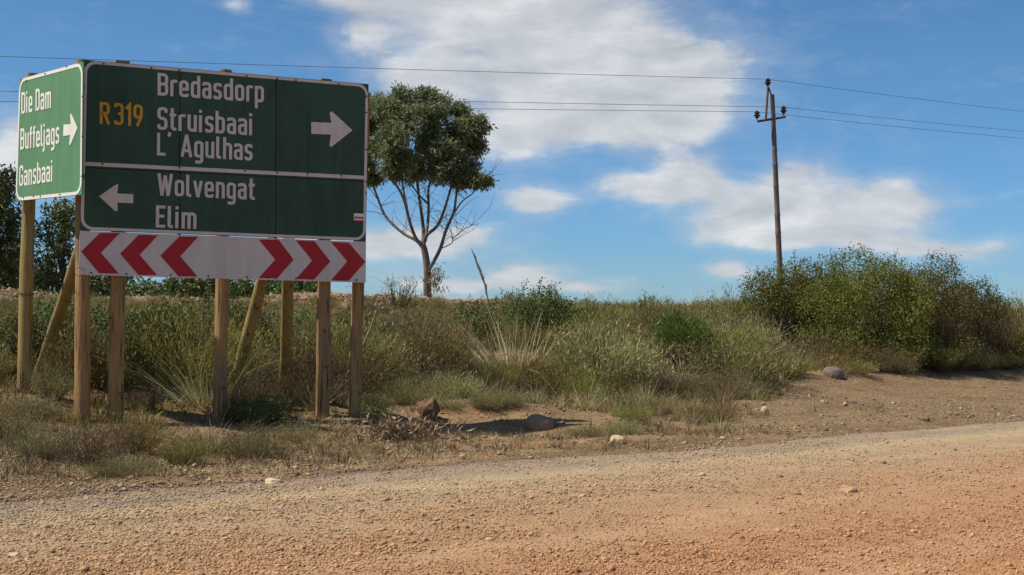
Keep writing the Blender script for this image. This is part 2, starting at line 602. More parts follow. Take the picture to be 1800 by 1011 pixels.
def road_mat():
    m, t, out = new_mat('road_gravel')
    p = wpos(t)
    c = road_colour(t, p)
    mid = t.noise(p, 3.2, 5, .6)
    fine = t.noise(p, 34, 6, .72)
    c = t.mix(1.0, c, t.ramp(mid, [(.25, .84), (.5, 1.0), (.75, 1.08)]), 'MULTIPLY')
    c = t.mix(1.0, c, t.ramp(fine, [(.25, (.66, .62, .60)), (.5, (1, 1, 1)), (.75, (1.2, 1.2, 1.2))]), 'MULTIPLY')
    vo = t.add('ShaderNodeTexVoronoi')
    vo.inputs['Scale'].default_value = 46
    t.put(vo.inputs['Vector'], p)
    hgt = t.math('ADD', t.math('MULTIPLY', fine, .7), t.math('MULTIPLY', vo.outputs['Distance'], -.5))
    hgt = t.math('ADD', hgt, t.math('MULTIPLY', t.noise(p, 120, 3, .6), .35))
    principled(t, out, c, .95, hgt, 1.0, .026, .1)
    return m


def road_stone_mat():
    """stones broken out of the road itself: its colour where they lie, each a little lighter or darker"""
    m, t, out = new_mat('road_stones')
    p = wpos(t)
    at = t.add('ShaderNodeAttribute', attribute_name='rnd')
    c = road_colour(t, p)
    c = t.mix(1.0, c, t.ramp(at.outputs['Fac'], [(0, (.58, .52, .50)), (.5, (.92, .88, .86)), (.93, (1.08, 1.06, 1.03)), (1, (1.22, 1.26, 1.3))]), 'MULTIPLY')
    principled(t, out, c, .93, t.noise(p, 60, 4, .6), .5, .008, .12)
    return m


def rubble_mat():
    m, t, out = new_mat('rubble')
    p = wpos(t)
    at = t.add('ShaderNodeAttribute', attribute_name='rnd')
    n = t.noise(p, 5, 5, .65)
    f = t.math('ADD', t.math('MULTIPLY', n, .6), t.math('MULTIPLY', at.outputs['Fac'], .4))
    c = t.ramp(f, [(.25, (.18, .115, .07)), (.5, (.33, .22, .14)), (.72, (.46, .34, .23)), (.9, (.55, .46, .36))])
    principled(t, out, c, .95, t.noise(p, 20, 5, .7), .9, .05, .1)
    return m


def stone_mat(name, cols, sc=9, bs=.6):
    m, t, out = new_mat(name)
    at = t.add('ShaderNodeAttribute', attribute_name='rnd')
    n = t.noise(objc(t), sc, 6, .65)
    f = t.math('ADD', t.math('MULTIPLY', n, .5), t.math('MULTIPLY', at.outputs['Fac'], .5))
    principled(t, out, t.ramp(f, [(.25 + .5 * i / (len(cols) - 1), c) for i, c in enumerate(cols)]), .92, t.noise(objc(t), sc * 4, 5, .65), bs, .015, .15)
    return m


M['soil'], M['road'], M['rubble'] = soil_mat(), road_mat(), rubble_mat()
M['gravel'] = road_stone_mat()
M['vgravel'] = stone_mat('verge_stones', [(.13, .09, .06), (.24, .165, .105), (.34, .24, .15), (.48, .37, .23)])
M['brownrock'] = stone_mat('brown_rock', [(.16, .095, .05), (.30, .19, .10), (.40, .27, .15)], 7, 1.0)
M['smoothrock'] = stone_mat('smooth_rock', [(.26, .17, .105), (.33, .225, .14)], 5, .4)
M['greyrock'] = stone_mat('grey_rock', [(.11, .085, .065), (.19, .152, .118), (.25, .20, .155)], 6, .5)
M['yellowrock'] = stone_mat('yellow_rock', [(.42, .30, .15), (.56, .43, .24), (.62, .50, .31)], 6, .5)
M['pinkrock'] = stone_mat('pink_rock', [(.40, .26, .16), (.52, .36, .23), (.58, .44, .31)], 6, .5)


def wood_mat(name, cols, tanbase=True):
    m, t, out = new_mat(name)
    v = objc(t)
    oi = t.add('ShaderNodeObjectInfo')
    off = t.vmath('ADD', v, oi.outputs['Location'])
    g1 = t.noise(t.vmath('MULTIPLY', off, (1, 1, .05)), 38, 6, .65)
    g2 = t.noise(t.vmath('MULTIPLY', off, (1, 1, .35)), 5, 5, .6)
    f = t.math('ADD', t.math('MULTIPLY', g1, .55), t.math('MULTIPLY', g2, .45))
    c = t.ramp(f, [(.3 + .4 * i / (len(cols) - 1), k) for i, k in enumerate(cols)])
    crack = t.maprange(t.noise(t.vmath('MULTIPLY', off, (1, 1, .03)), 48, 3, .5), .585, .64, 0, .85)
    c = t.mix(crack, c, (.05, .03, .018))
    c = t.mix(t.maprange(t.noise(off, 1.3, 4, .6), .48, .66, 0, .35), c, (.17, .14, .105))
    knots = t.maprange(t.noise(off, 7.5, 2, .4), .655, .72, 0, .75)
    c = t.mix(knots, c, (.09, .05, .025))
    principled(t, out, c, .8, t.math('SUBTRACT', g1, crack), .45, .008, .25)
    return m


M['post'] = wood_mat('pole_wood', [(.20, .115, .042), (.34, .20, .075), (.48, .295, .12)])
M['oldpost'] = wood_mat('mossy_pole_wood', [(.20, .145, .05), (.34, .245, .085), (.45, .32, .12)])
M['utility'] = wood_mat('grey_pole_wood', [(.085, .068, .058), (.15, .122, .105), (.22, .185, .16)])
M['stake'] = wood_mat('weathered_stake', [(.12, .09, .065), (.22, .175, .13), (.30, .25, .19)])


def paint(name, col, rust=0.0, dirt=.25, rough=.55, spec=.25):
    m, t, out = new_mat(name)
    p = wpos(t)
    n1, n2 = t.noise(p, 1.7, 4, .6), t.noise(p, 30, 5, .7)
    n3 = t.noise(t.vmath('MULTIPLY', p, (1, 1, .12)), 9, 4, .6)
    k = t.math('ADD', t.math('MULTIPLY', n1, .5), t.math('MULTIPLY', n3, .5))
    c = t.mix(1.0, (*col, 1), t.ramp(k, [(.3, 1 - dirt), (.55, 1.0), (.8, 1 + dirt * .4)]), 'MULTIPLY')
    c = t.mix(1.0, c, t.ramp(n2, [(.3, 1 - dirt * .35), (.6, 1.0)]), 'MULTIPLY')
    sc = t.maprange(t.noise(p, 46, 2, .5, 1.2), .735, .76, 0, .8)
    c = t.mix(sc, c, t.mix(.6, c, (.10, .07, .05)))
    if rust:
        c = t.mix(t.maprange(t.noise(p, 7, 5, .7), .62 - rust * .1, .72, 0, .85), c, (.13, .055, .03))
    principled(t, out, c, t.math('MULTIPLY_ADD', n2, .3, rough - .15), None, spec=spec)
    return m


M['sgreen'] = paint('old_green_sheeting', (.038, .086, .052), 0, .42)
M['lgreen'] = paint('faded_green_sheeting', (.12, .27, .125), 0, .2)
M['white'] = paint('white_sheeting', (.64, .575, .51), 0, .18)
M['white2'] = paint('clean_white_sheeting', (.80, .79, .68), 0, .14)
M['red'] = paint('red_sheeting', (.42, .022, .03), 0, .2)
M['yellow'] = paint('yellow_sheeting', (.66, .36, .03), 0, .2)
M['frame'] = paint('rusty_steel', (.12, .10, .085), .8, .3)
M['rustseam'] = paint('rusty_seam', (.12, .06, .035), .6, .3, .9)
M['bolt'] = paint('dark_bolt', (.05, .035, .03), .5, .2)
M['stickred'] = paint('sticker_red', (.62, .06, .06), 0, .1)
M['stickink'] = paint('sticker_ink', (.35, .05, .06), 0, .1)
M['ceramic'] = paint('brown_glaze', (.035, .016, .012), 0, .2, .3, .5)
M['cable'] = paint('dull_cable', (.12, .12, .125), 0, .1)
M['iron'] = paint('rusty_iron', (.10, .06, .045), .6, .3, .8)
M['wiretie'] = paint('rusty_wire', (.09, .06, .045), .3, .2, .8)

# ------------------------------------------------------------------ ground, road, embankment


def axis_steps(a, b, fine, far0, far1, k=1.22):
    mid = list(np.arange(a, b + fine / 2, fine))
    lo, hi, st = [], [], fine
    x = a
    while x > far0:
        st *= k
        x -= st
        lo.append(x)
    st, x = fine, b
    while x < far1:
        st *= k
        x += st
        hi.append(x)
    return np.array(lo[::-1] + mid + hi)


def grid_mesh(name, X, Y, Z, mat, rnd=None):
    ny, nx = X.shape
    V = np.stack([X, Y, Z], -1).reshape(-1, 3)
    i = np.arange(ny * nx).reshape(ny, nx)
    a, b, c, d = i[:-1, :-1].ravel(), i[:-1, 1:].ravel(), i[1:, 1:].ravel(), i[1:, :-1].ravel()
    tm = TM()
    tm.add(V, np.concatenate([np.stack([a, b, c], 1), np.stack([a, c, d], 1)]), .5 if rnd is None else rnd)
    return tm.mesh(name, mat, True)


xs = axis_steps(-13.5, 18.0, .13, -1500, 1500)
ys = axis_steps(7.0, 48.0, .13, -400, 2600)
GX, GY = np.meshgrid(xs, ys)
GZ = H(GX, GY)
sG = S_of(GX, GY) - edge_wob(GX, GY)
GZ = GZ - 0.06 * (1 - sstep(-.45, -.12, sG))
ground = link('ground', grid_mesh('ground', GX, GY, GZ, M['soil']))
tag(ground, kind='structure')

# the road: a strip in (s, t) with a ragged edge, 9 mm of loose gravel above the soil
ss = np.concatenate([np.arange(-60, -12, 2.0), np.arange(-12, -6.5, .25), np.arange(-6.5, 0.001, .075)])
ts = np.concatenate([np.arange(-300, -6, 6.0), np.arange(-6, 34, .11), np.arange(34, 400, 6.0)])
SS, TT = np.meshgrid(ss, ts)
wob = 0.5 * vnoise(TT * .35, TT * 0 + 3.3, 1) + 0.16 * vnoise(TT * 1.6, TT * 0 + 7.7, 2)
S2 = SS + wob * np.clip(1 + SS / 3, 0, 1)
det = NX * NX + NY * NY
RX = (NX * (S2 + NC) + NY * TT) / det
RY = (NY * (S2 + NC) - NX * TT) / det
RZ = H(RX, RY) + 0.009 - .02 * np.clip(1 + SS / .1, 0, 1)
road = link('road', grid_mesh('road', RX, RY, RZ, M['road']))
tag(road, kind='structure')

# rubble embankment along the crest of the bank
ex_ = np.concatenate([np.arange(-60, -16, 1.5), np.arange(-16, 20, .12), np.arange(20, 70, 1.5)])
ev = np.linspace(-2.6, 2.2, 40)
EX, EV = np.meshgrid(ex_, ev)
EY = 43 + np.maximum(EX, 0) * .18 + EV
prof = np.clip(1 - np.abs(EV) / np.where(EV < 0, 2.5, 2.1), -0.06, 1)
amp = .15 + .26 * (vnoise(EX * .35, EX * 0 + 2, 21) + .2 * vnoise(EX * 2, EX * 0, 22))
amp = amp * (1 - .75 * sstep(-3.0, 2.0, EX))
EZ = H(EX, EY) + prof * amp + (prof > 0) * (.13 * vnoise(EX * 3, EY * 3, 23) + .07 * vnoise(EX * 8, EY * 8, 24)) - .03
emb = link('embankment', grid_mesh('embankment', EX, EY, EZ, M['rubble'], rng.random(EX.size)))
tag(emb, kind='structure')

# ------------------------------------------------------------------ loose stones (nobody could count them)
OCT_V = np.array([(1, 0, 0), (-1, 0, 0), (0, 1, 0), (0, -1, 0), (0, 0, 1), (0, 0, -1)], float)
OCT_F = np.array([(0, 2, 4), (2, 1, 4), (1, 3, 4), (3, 0, 4), (2, 0, 5), (1, 2, 5), (3, 1, 5), (0, 3, 5)])


def stones(X, Y, Z, size, g, flat=.65):
    n = len(X)
    v = OCT_V[None] * (1 + .55 * (g.random((n, 6, 1)) - .5)) + (g.random((n, 6, 3)) - .5) * .55
    v = v * size[:, None, None] * np.stack([.7 + .7 * g.random(n), .7 + .5 * g.random(n), flat * (.6 + .7 * g.random(n))], -1)[:, None]
    a = g.random(n) * 6.283
    c, s_ = np.cos(a)[:, None], np.sin(a)[:, None]
    x, y = v[..., 0] * c - v[..., 1] * s_, v[..., 0] * s_ + v[..., 1] * c
    V = np.stack([x + X[:, None], y + Y[:, None], v[..., 2] + Z[:, None] + size[:, None] * .15], -1)
    F = (np.arange(n) * 6)[:, None, None] + OCT_F[None]
    return V.reshape(-1, 3), F.reshape(-1, 3), np.repeat(g.random(n), 6)


def scatter(n, keep, ymin=8, ymax=40, bias=1.0):
    """random ground points inside the camera's view, about evenly spread over the picture when bias is 1"""
    n = int(n * 1.3)
    u = rng.random(n)
    Y = (ymin ** -bias + u * (ymax ** -bias - ymin ** -bias)) ** (-1 / bias) if bias else ymin + u * (ymax - ymin)
    X = (rng.random(n) * 2 - 1) * Y * .52
    k = keep(X, Y)
    return X[k], Y[k]


def keep_road(X, Y):
    s = S_of(X, Y) - edge_wob(X, Y)
    t = T_of(X, Y)
    d = .35 + 1.5 * vnoise(s * 1.2, t * .25, 31) + .9 * vnoise(X * 2.2, Y * 2.2, 32)
    return (s < .05) & (rng.random(len(X)) < np.clip(d + .35, .10, 1))


X, Y = scatter(190000, keep_road, 7.6, 26, 1.0)
size = .005 + .009 * rng.random(len(X)) ** 2 + .014 * (rng.random(len(X)) < .06) * rng.random(len(X)) + .018 * (rng.random(len(X)) < .003)
tm = TM()
tm.add(*stones(X, Y, H(X, Y) + .009, size, rng))
tag(link('road_gravel', tm.mesh('road_gravel', M['gravel'])), 'loose reddish gravel lying all over the dirt road', 'gravel', kind='stuff')
n_road = len(X)


def keep_verge(X, Y):
    s = S_of(X, Y) - edge_wob(X, Y)
    d = .5 + 1.6 * vnoise(X * .9, Y * .9, 33)
    lim = np.where(X > 3.5, 7.8, 5.6)
    return (s > -.1) & (s < lim) & (rng.random(len(X)) < np.clip(d, .12, 1) * np.where(X > 2, 1, .6))


X, Y = scatter(230000, keep_verge, 9, 38, .7)
size = .007 + .012 * rng.random(len(X)) ** 2 + .03 * (rng.random(len(X)) < .04) * rng.random(len(X)) + .022 * (rng.random(len(X)) < .004)
tm = TM()
tm.add(*stones(X, Y, H(X, Y), size, rng))
tag(link('verge_gravel', tm.mesh('verge_gravel', M['vgravel'])), 'loose grey and tan gravel lying on the road verge', 'gravel', kind='stuff')

n = 9000
X = rng.random(n) * 38 - 18
X = np.where((X > -1.5) & (rng.random(n) < .7), -18 + (X + 1.5) * .75, X)
V_ = rng.normal(size=n) * .9
Y = 43 + np.maximum(X, 0) * .18 + V_ - .3
pk = np.clip(1 - np.abs(V_ - .3) / 2.4, 0, 1)
am = .15 + .26 * (vnoise(X * .35, X * 0 + 2, 21) + .2 * vnoise(X * 2, X * 0, 22))
am = am * (1 - .75 * sstep(-3.0, 2.0, X))
size = .03 + .05 * rng.random(n) ** 2 + .09 * (rng.random(n) < .04) * rng.random(n)
tm = TM()
tm.add(*stones(X, Y, H(X, Y) + pk * am - .02, size, rng, .75))
tag(link('rubble', tm.mesh('rubble', M['rubble'])), 'broken stones of the rubble embankment on the skyline', 'rubble', kind='stuff')

# ------------------------------------------------------------------ lettering: narrow monoline road-sign alphabet built from strokes
SW = 0.131
hw = SW / 2


def rpath(pts, rs, closed=False, n=6):
    """polyline with rounded corners; rs a radius or one per point"""
    if not isinstance(rs, (list, tuple)): rs = [rs] * len(pts)
    out = []
    N = len(pts)
    for i, p in enumerate(pts):
        p = Vector((*p, 0))
        if (not closed and i in (0, N - 1)) or rs[i] <= 0:
            out.append(p)
            continue
        a, b = Vector((*pts[i - 1], 0)), Vector((*pts[(i + 1) % N], 0))
        d1, d2 = (a - p), (b - p)
        r = min(rs[i], d1.length * .5, d2.length * .5)
        d1.normalize(); d2.normalize()
        ang = d1.angle(d2)
        if ang > 3.1:
            out.append(p)
            continue
        p1, p2 = p + d1 * r, p + d2 * r
        for k in range(n + 1):
            u = k / n
            out.append(p1 * (1 - u) ** 2 * 1 + p * (2 * u * (1 - u)) + p2 * u ** 2)
    return out


def stroke(pts, closed=False, w=SW):
    N = len(pts)
    V, F = [], []
    for i, p in enumerate(pts):
        a = pts[i - 1] if (closed or i > 0) else None
        b = pts[(i + 1) % N] if (closed or i < N - 1) else None
        t1 = (p - a).normalized() if a is not None and (p - a).length > 1e-7 else None
        t2 = (b - p).normalized() if b is not None and (b - p).length > 1e-7 else None
        t1, t2 = t1 or t2, t2 or t1
        n1, n2 = Vector((-t1.y, t1.x, 0)), Vector((-t2.y, t2.x, 0))
        m = n1 + n2
        m = m.normalized() if m.length > 1e-6 else n1
        k = w / 2 / max(.35, m.dot(n1))
        V += [(p.x + m.x * k, p.y + m.y * k), (p.x - m.x * k, p.y - m.y * k)]
    R = N if closed else N - 1
    for i in range(R):
        j = (i + 1) % N
        F.append((2 * i, 2 * i + 1, 2 * j + 1, 2 * j))
    return V, F


l, rl, xb, xt = hw, .40 - hw, hw, .75 - hw      # lower case box
ru, cb, ct = .44 - hw, hw, 1 - hw               # capitals box
RB = .125


def bowl(x0=l, x1=rl, y0=xb, y1=xt, r=RB):
    return rpath([(x0, y0), (x1, y0), (x1, y1), (x0, y1)], r, True), True


def pl(pts, r=RB):
    return rpath(pts, r), False


dot = lambda x: (rpath([(x, .86), (x, 1.0)], 0), False)
cm = .52
GL = {
    'B': (.44, [pl([(l, 0), (l, ct), (ru, ct), (ru, cm), (l, cm)], [0, 0, .15, .12, 0]), pl([(l, cm), (ru, cm), (ru, cb), (l - .0, cb)], [0, .12, .15, 0])]),
    'D': (.44, [pl([(l, 0), (l, ct), (ru, ct), (ru, cb), (l, cb)], [0, 0, .16, .16, 0])]),
    'R': (.45, [pl([(l, 0), (l, ct), (ru, ct), (ru, cm - .04), (l, cm - .04)], [0, 0, .16, .16, 0]), pl([(.22, cm - .04), (ru + .02, 0)], 0)]),
    'E': (.38, [pl([(.38, cb), (l, cb), (l, ct), (.38, ct)], 0), pl([(l, cm), (.34, cm)], 0)]),
    'L': (.37, [pl([(l, 1), (l, cb), (.37, cb)], 0)]),
    'G': (.44, [pl([(ru, ct - .20), (ru, ct), (l, ct), (l, cb), (ru, cb), (ru, .48), (.22, .48)], [0, .15, .15, .15, .15, 0, 0])]),
    'S': (.42, [pl([(.42 - hw, ct - .17), (.42 - hw, ct), (l, ct), (l, .51), (.42 - hw, .49), (.42 - hw, cb), (l, cb), (l, cb + .17)], .15)]),
    'A': (.50, [pl([(hw * .9, 0), (.25, 1.0)], 0), pl([(.50 - hw * .9, 0), (.25, 1.0)], 0), pl([(.12, .28), (.38, .28)], 0)]),
    'W': (.64, [pl([(hw * .9, 1), (.19, 0)], 0), pl([(.19, 0), (.32, .92)], 0), pl([(.32, .92), (.45, 0)], 0), pl([(.45, 0), (.64 - hw * .9, 1)], 0)]),
    "'": (.15, [pl([(.10, 1.06), (.05, .86)], 0)]),
    '1': (.26, [pl([(.02, .76), (.18, .95), (.18, 0)], 0)]),
    '3': (.42, [pl([(l, ct - .13), (l, ct), (.42 - hw, ct), (.42 - hw, cm), (.18, cm)], [0, .14, .14, .12, 0]), pl([(.18, cm), (.42 - hw, cm), (.42 - hw, cb), (l, cb), (l, cb + .13)], [0, .12, .14, .14, 0])]),
    '9': (.42, [bowl(l, .42 - hw, .42, ct, .15), pl([(.42 - hw, .62), (.42 - hw, .46), (.17, 0)], .2)]),
    'a': (.39, [pl([(l, xt - .10), (l, xt), (.39 - hw, xt), (.39 - hw, 0)], [0, .11, .12, 0]), pl([(.39 - hw, .43), (l, .43), (l, xb), (.39 - hw, xb)], [0, .12, .12, 0])]),
    'b': (.40, [pl([(l, 0), (l, 1)], 0), bowl()]),
    'd': (.40, [pl([(rl, 0), (rl, 1)], 0), bowl()]),
    'e': (.40, [pl([(l, .36), (rl, .36), (rl, xt), (l, xt), (l, xb), (rl, xb), (rl, xb + .10)], [0, 0, .13, .13, .13, .12, 0])]),
    'f': (.26, [pl([(.27, ct), (.12, ct), (.12, 0)], .12), pl([(0, xt), (.26, xt)], 0)]),
    'g': (.40, [bowl(), pl([(rl, xt), (rl, -.20), (l - .02, -.20)], .12)]),
    'h': (.40, [pl([(l, 0), (l, 1)], 0), pl([(l, xt - .05), (l, xt), (rl, xt), (rl, 0)], [0, .0, .13, 0])]),
    'i': (.17, [pl([(l, 0), (l, .75)], 0), dot(l)]),
    'j': (.18, [pl([(l, .75), (l, -.20), (-.09, -.20)], .10), dot(l)]),
    'l': (.22, [pl([(l, 1), (l, xb), (.22, xb)], .12)]),
    'm': (.60, [pl([(l, 0), (l, xt), (.30, xt), (.30, 0)], [0, 0, .12, 0]), pl([(.30, xt), (.60 - hw, xt), (.60 - hw, 0)], [0, .12, 0])]),
    'n': (.39, [pl([(l, 0), (l, xt), (.39 - hw, xt), (.39 - hw, 0)], [0, 0, .13, 0])]),
    'o': (.40, [bowl()]),
    'p': (.40, [pl([(l, -.28), (l, .75)], 0), bowl()]),
    'r': (.29, [pl([(l, 0), (l, xt), (.29, xt)], [0, .08, 0])]),
    's': (.36, [pl([(.36 - hw, xt - .10), (.36 - hw, xt), (l, xt), (l, .385), (.36 - hw, .365), (.36 - hw, xb), (l, xb), (l, xb + .10)], .115)]),
    't': (.28, [pl([(.11, .98), (.11, xb), (.28, xb)], .12), pl([(0, xt), (.27, xt)], 0)]),
    'u': (.39, [pl([(l, .75), (l, xb), (.39 - hw, xb), (.39 - hw, .75)], .13), pl([(.39 - hw, .75), (.39 - hw, 0)], 0)]),
    'v': (.40, [pl([(hw * .85, .75), (.2, 0)], 0), pl([(.2, 0), (.4 - hw * .85, .75)], 0)]),
}
GAP = .085
WORDGAP = {' ': .2}


def word(txt):
    """list of (verts2d, faces) strokes and the total width, in cap heights"""
    x, out = 0.0, []
    for ch in txt:
        if ch in ' ~':
            x += .24 if ch == ' ' else .09
            continue
        wd, sts = GL[ch]
        for k, (p, cl) in enumerate(sts):
            v, f = stroke(p, cl)
            out.append(([(a + x, b) for a, b in v], f, k))
        x += wd + GAP
    return out, x - GAP


class Face:
    """an upright sign face: points of the photo are carried onto its plane along their sight lines"""
    def __init__(self, pl_, pr_):
        self.o = Vector((pl_.x, pl_.y, 0))
        d = Vector((pr_.x - pl_.x, pr_.y - pl_.y, 0))
        self.w = d.length
        self.d = d.normalized()
        self.n = Vector((self.d.y, -self.d.x, 0))       # towards the viewer
        if self.n.y > 0: self.n = -self.n

    def ab(self, px, py):
        r = ray(px, py)
        t = (self.o - CAM).dot(self.n) / r.dot(self.n)
        p = CAM + r * t
        return ((p - self.o).dot(self.d), p.z)

    def w3(self, a, b, off=0.0):
        return self.o + self.d * a + self.n * off + Vector((0, 0, b))

    def px(self, px, py, off=0.0):
        return self.w3(*self.ab(px, py), off)

    def slab(self, pix, f, b, name, mat, parent, org, fromab=False):
        """polygon (photo points, any winding) with its front at offset f and its back at b"""
        ab = pix if fromab else [self.ab(*p) for p in pix]
        k = len(ab)
        V = [self.w3(*p, f) for p in ab] + [self.w3(*p, b) for p in ab]
        area = sum(ab[i][0] * ab[(i + 1) % k][1] - ab[(i + 1) % k][0] * ab[i][1] for i in range(k))
        F = [tuple(range(k)), tuple(range(2 * k - 1, k - 1, -1))] + [(i, k + i, k + (i + 1) % k, (i + 1) % k) for i in range(k)]
        if area < 0: F = [t[::-1] for t in F]
        return poly_mesh(name, V, F, mat, parent, org)

    def flat(self, pix, off, name, mat, parent, org):
        ab = [self.ab(*p) for p in pix]
        return poly_mesh(name, [self.w3(*p, off) for p in ab], [tuple(range(len(ab)))], mat, parent, org)

    def text(self, txt, p0, p1, ptop, off, name, mat, parent, org, label=None):
        st, wd = word(txt)
        a0, a1, at_ = (Vector((*self.ab(*p), 0)) for p in (p0, p1, ptop))
        ex, ey = (a1 - a0) / wd, (at_ - a0)
        V, F = [], []
        for v, f, k in st:
            o = len(V)
            for a, b in v:
                q = a0 + ex * a + ey * b
                V.append(self.w3(q.x, q.y, off + .0009 * k))
            F += [tuple(i + o for i in t) for t in f]
        ob = poly_mesh(name, V, F, mat, parent, org)
        if label: ob['label'] = label
        return ob

    def ring(self, quad, inset, thick, rad_o, off, name, mat, parent, org, corner_mat=None, seg=8):
        """rounded band just inside a four-cornered plate (corners TL, TR, BR, BL in photo points)"""
        c = [Vector((*self.ab(*p), 0)) for p in quad]
        Wd, Hd = (c[1] - c[0]).length, (c[3] - c[0]).length
        bil = lambda u, v: (c[0] * (1 - u) + c[1] * u) * (1 - v) + (c[3] * (1 - u) + c[2] * u) * v
        def loop(ins, r):
            out = []
            for (cxx, cyy, a0) in ((Wd - ins - r, ins + r, -90), (Wd - ins - r, Hd - ins - r, 0), (ins + r, Hd - ins - r, 90), (ins + r, ins + r, 180)):
                for k in range(seg + 1):
                    an = rad(a0 + 90 * k / seg)
                    out.append(bil((cxx + r * math.cos(an)) / Wd, (cyy + r * math.sin(an)) / Hd))
            return out
        A, B = loop(inset, rad_o), loop(inset + thick, rad_o - thick)
        k = len(A)
        V = [self.w3(p.x, p.y, off) for p in A] + [self.w3(p.x, p.y, off) for p in B]
        F = [(i, (i + 1) % k, k + (i + 1) % k, k + i) for i in range(k)]
        return poly_mesh(name, V, F, mat, parent, org)


def lerp(a, b, t):
    return (a[0] + (b[0] - a[0]) * t, a[1] + (b[1] - a[1]) * t)


def crop(x0, y0, sc):
    return lambda *pts: [(x0 + u / sc, y0 + v / sc) for u, v in pts]


C1, C2, C3, C4 = crop(0, 80, 3.16), crop(250, 80, 3.159), crop(0, 330, 3.16), crop(300, 330, 3.16)

# ------------------------------------------------------------------ the big direction sign
D0 = 16.7
MF = Face(PT(147, 300, D0), PT(645, 320, D0 * 1.09))
base_s = MF.w3(MF.w * .5, 0)
org = Vector((base_s.x, base_s.y, Hs(base_s.x, base_s.y)))
sign = empty('direction_sign', org)
tag(sign, 'big dark green direction sign reading Bredasdorp and Wolvengat over red chevrons on wooden posts', 'road sign')

ROWS = {'top': ((147.5, 105), (648, 148)), 'mid': ((146, 293.5), (644.5, 318.5)), 'mid2': ((146, 295.2), (644.5, 320.2)),
        'low': ((140.5, 404.5), (643.2, 424)), 'low2': ((140.5, 405.7), (643.2, 425.2)), 'bot': ((138, 483), (642.5, 497))}


def rp(row, x):
    a, b = ROWS[row]
    return (x, a[1] + (b[1] - a[1]) * (x - a[0]) / (b[0] - a[0]))


def rowpanels(r1, r2, f, b, mat, parent):
    s1, s2 = (ROWS[r1], ROWS[r2])
    def seam(x):
        return rp(r1, x[0]), rp(r2, x[1])
    cuts = [(s1[0][0], s2[0][0]), (316.4, 315.6), (485.4, 484.4), (s1[1][0], s2[1][0])]
    for i in range(3):
        e0 = .8 if i else 0
        e1 = .8 if i < 2 else 0
        q = [rp(r1, cuts[i][0] + e0), rp(r1, cuts[i + 1][0] - e1), rp(r2, cuts[i + 1][1] - e1), rp(r2, cuts[i][1] + e0)]
        MF.slab(q, f, b, 'sign_panel', mat, parent, org)


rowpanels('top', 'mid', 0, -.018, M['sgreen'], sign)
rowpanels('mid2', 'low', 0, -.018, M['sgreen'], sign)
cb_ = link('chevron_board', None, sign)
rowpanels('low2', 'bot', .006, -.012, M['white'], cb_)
for pts in (C3((555, 252), (665, 252), (560, 362), (660, 478), (550, 475), (450, 355)),
            C3((770, 262), (877, 265), (775, 373), (872, 486), (768, 485), (667, 367)),
            C3((995, 272), (1100, 273), (1000, 382), (1097, 494), (990, 492), (890, 378)),
            C4((488, 288), (600, 290), (682, 400), (590, 504), (488, 502), (580, 400)),
            C4((695, 293), (798, 297), (886, 410), (795, 511), (695, 507), (785, 405)),
            C4((890, 302), (988, 306), (1080, 412), (988, 517), (890, 515), (980, 410))):
    MF.slab(pts, .0095, .0075, 'chevron', M['red'], cb_, org)
quad = [(147.5, 105), (648, 148), (643.2, 424), (140.5, 404.5)]
MF.ring(quad, .006, .036, .145, .004, 'border', M['white'], sign, org)
MF.slab([(148.5, 284.5), (642.3, 309.3), (642.2, 315.6), (148.4, 291.3)], .0065, .0045, 'divider', M['white'], sign, org)
LET = 'lettering'
for txt, p0, p1, pt_, mt in (
        ('Bredasdorp', (276.9, 167.7), (463.7, 180.7), (276.9, 128.1), 'white'),
        ('Struisbaai', (276.3, 227.8), (444.5, 238.3), (276.5, 187.8), 'white'),
        ("L'~ Agulhas", (275.6, 273.1), (443.7, 282.6), (276, 233.5), 'white'),
        ('Wolvengat', (276.5, 343.5), (447.8, 351.5), (276.9, 304.6), 'white'),
        ('Elim', (273.5, 399.8), (345.0, 403.0), (274.2, 360.9), 'white'),
        ('R~319', (175, 217.7), (250.8, 222.7), (175.2, 178.9), 'yellow')):
    MF.text(txt, p0, p1, pt_, .0045, LET, M[mt], sign, org, ('yellow' if mt == 'yellow' else 'white') + ' lettering ' + txt.replace('~', ''))
MF.slab(C2((938, 425), (1050, 430), (1040, 378), (1046, 366), (1057, 370), (1167, 471), (1053, 562), (1043, 562), (1039, 552), (1048, 495), (938, 491)), .005, .003, 'arrow', M['white'], sign, org)
MF.slab(C1((550, 838), (645, 772), (655, 768), (657, 780), (650, 822), (740, 826), (739, 877), (652, 873), (653, 912), (648, 922), (637, 918)), .005, .003, 'arrow', M['white'], sign, org)
stk = MF.slab([(622, 375), (640.2, 376), (640, 389.5), (621.8, 388.7)], .005, .003, 'sticker', M['white2'], sign, org)
V, F = [], []
for (x0, y0, x1, y1) in ((623, 380.6, 627.2, 384.6), (627.8, 380.8, 630.4, 384.7), (631, 381, 634, 384.8), (634.6, 381.2, 638.4, 385)):
    V += [MF.px(x0, y0, .0056), MF.px(x1, y0, .0056), MF.px(x1, y1, .0056), MF.px(x0, y1, .0056)]
    F.append(tuple(range(len(V) - 4, len(V))))
poly_mesh('print', V, F, M['stickink'], stk, org)
MF.flat([(621.9, 386.6), (640.1, 387.4), (640, 389.5), (621.8, 388.7)], .0056, 'print', M['stickred'], stk, org)
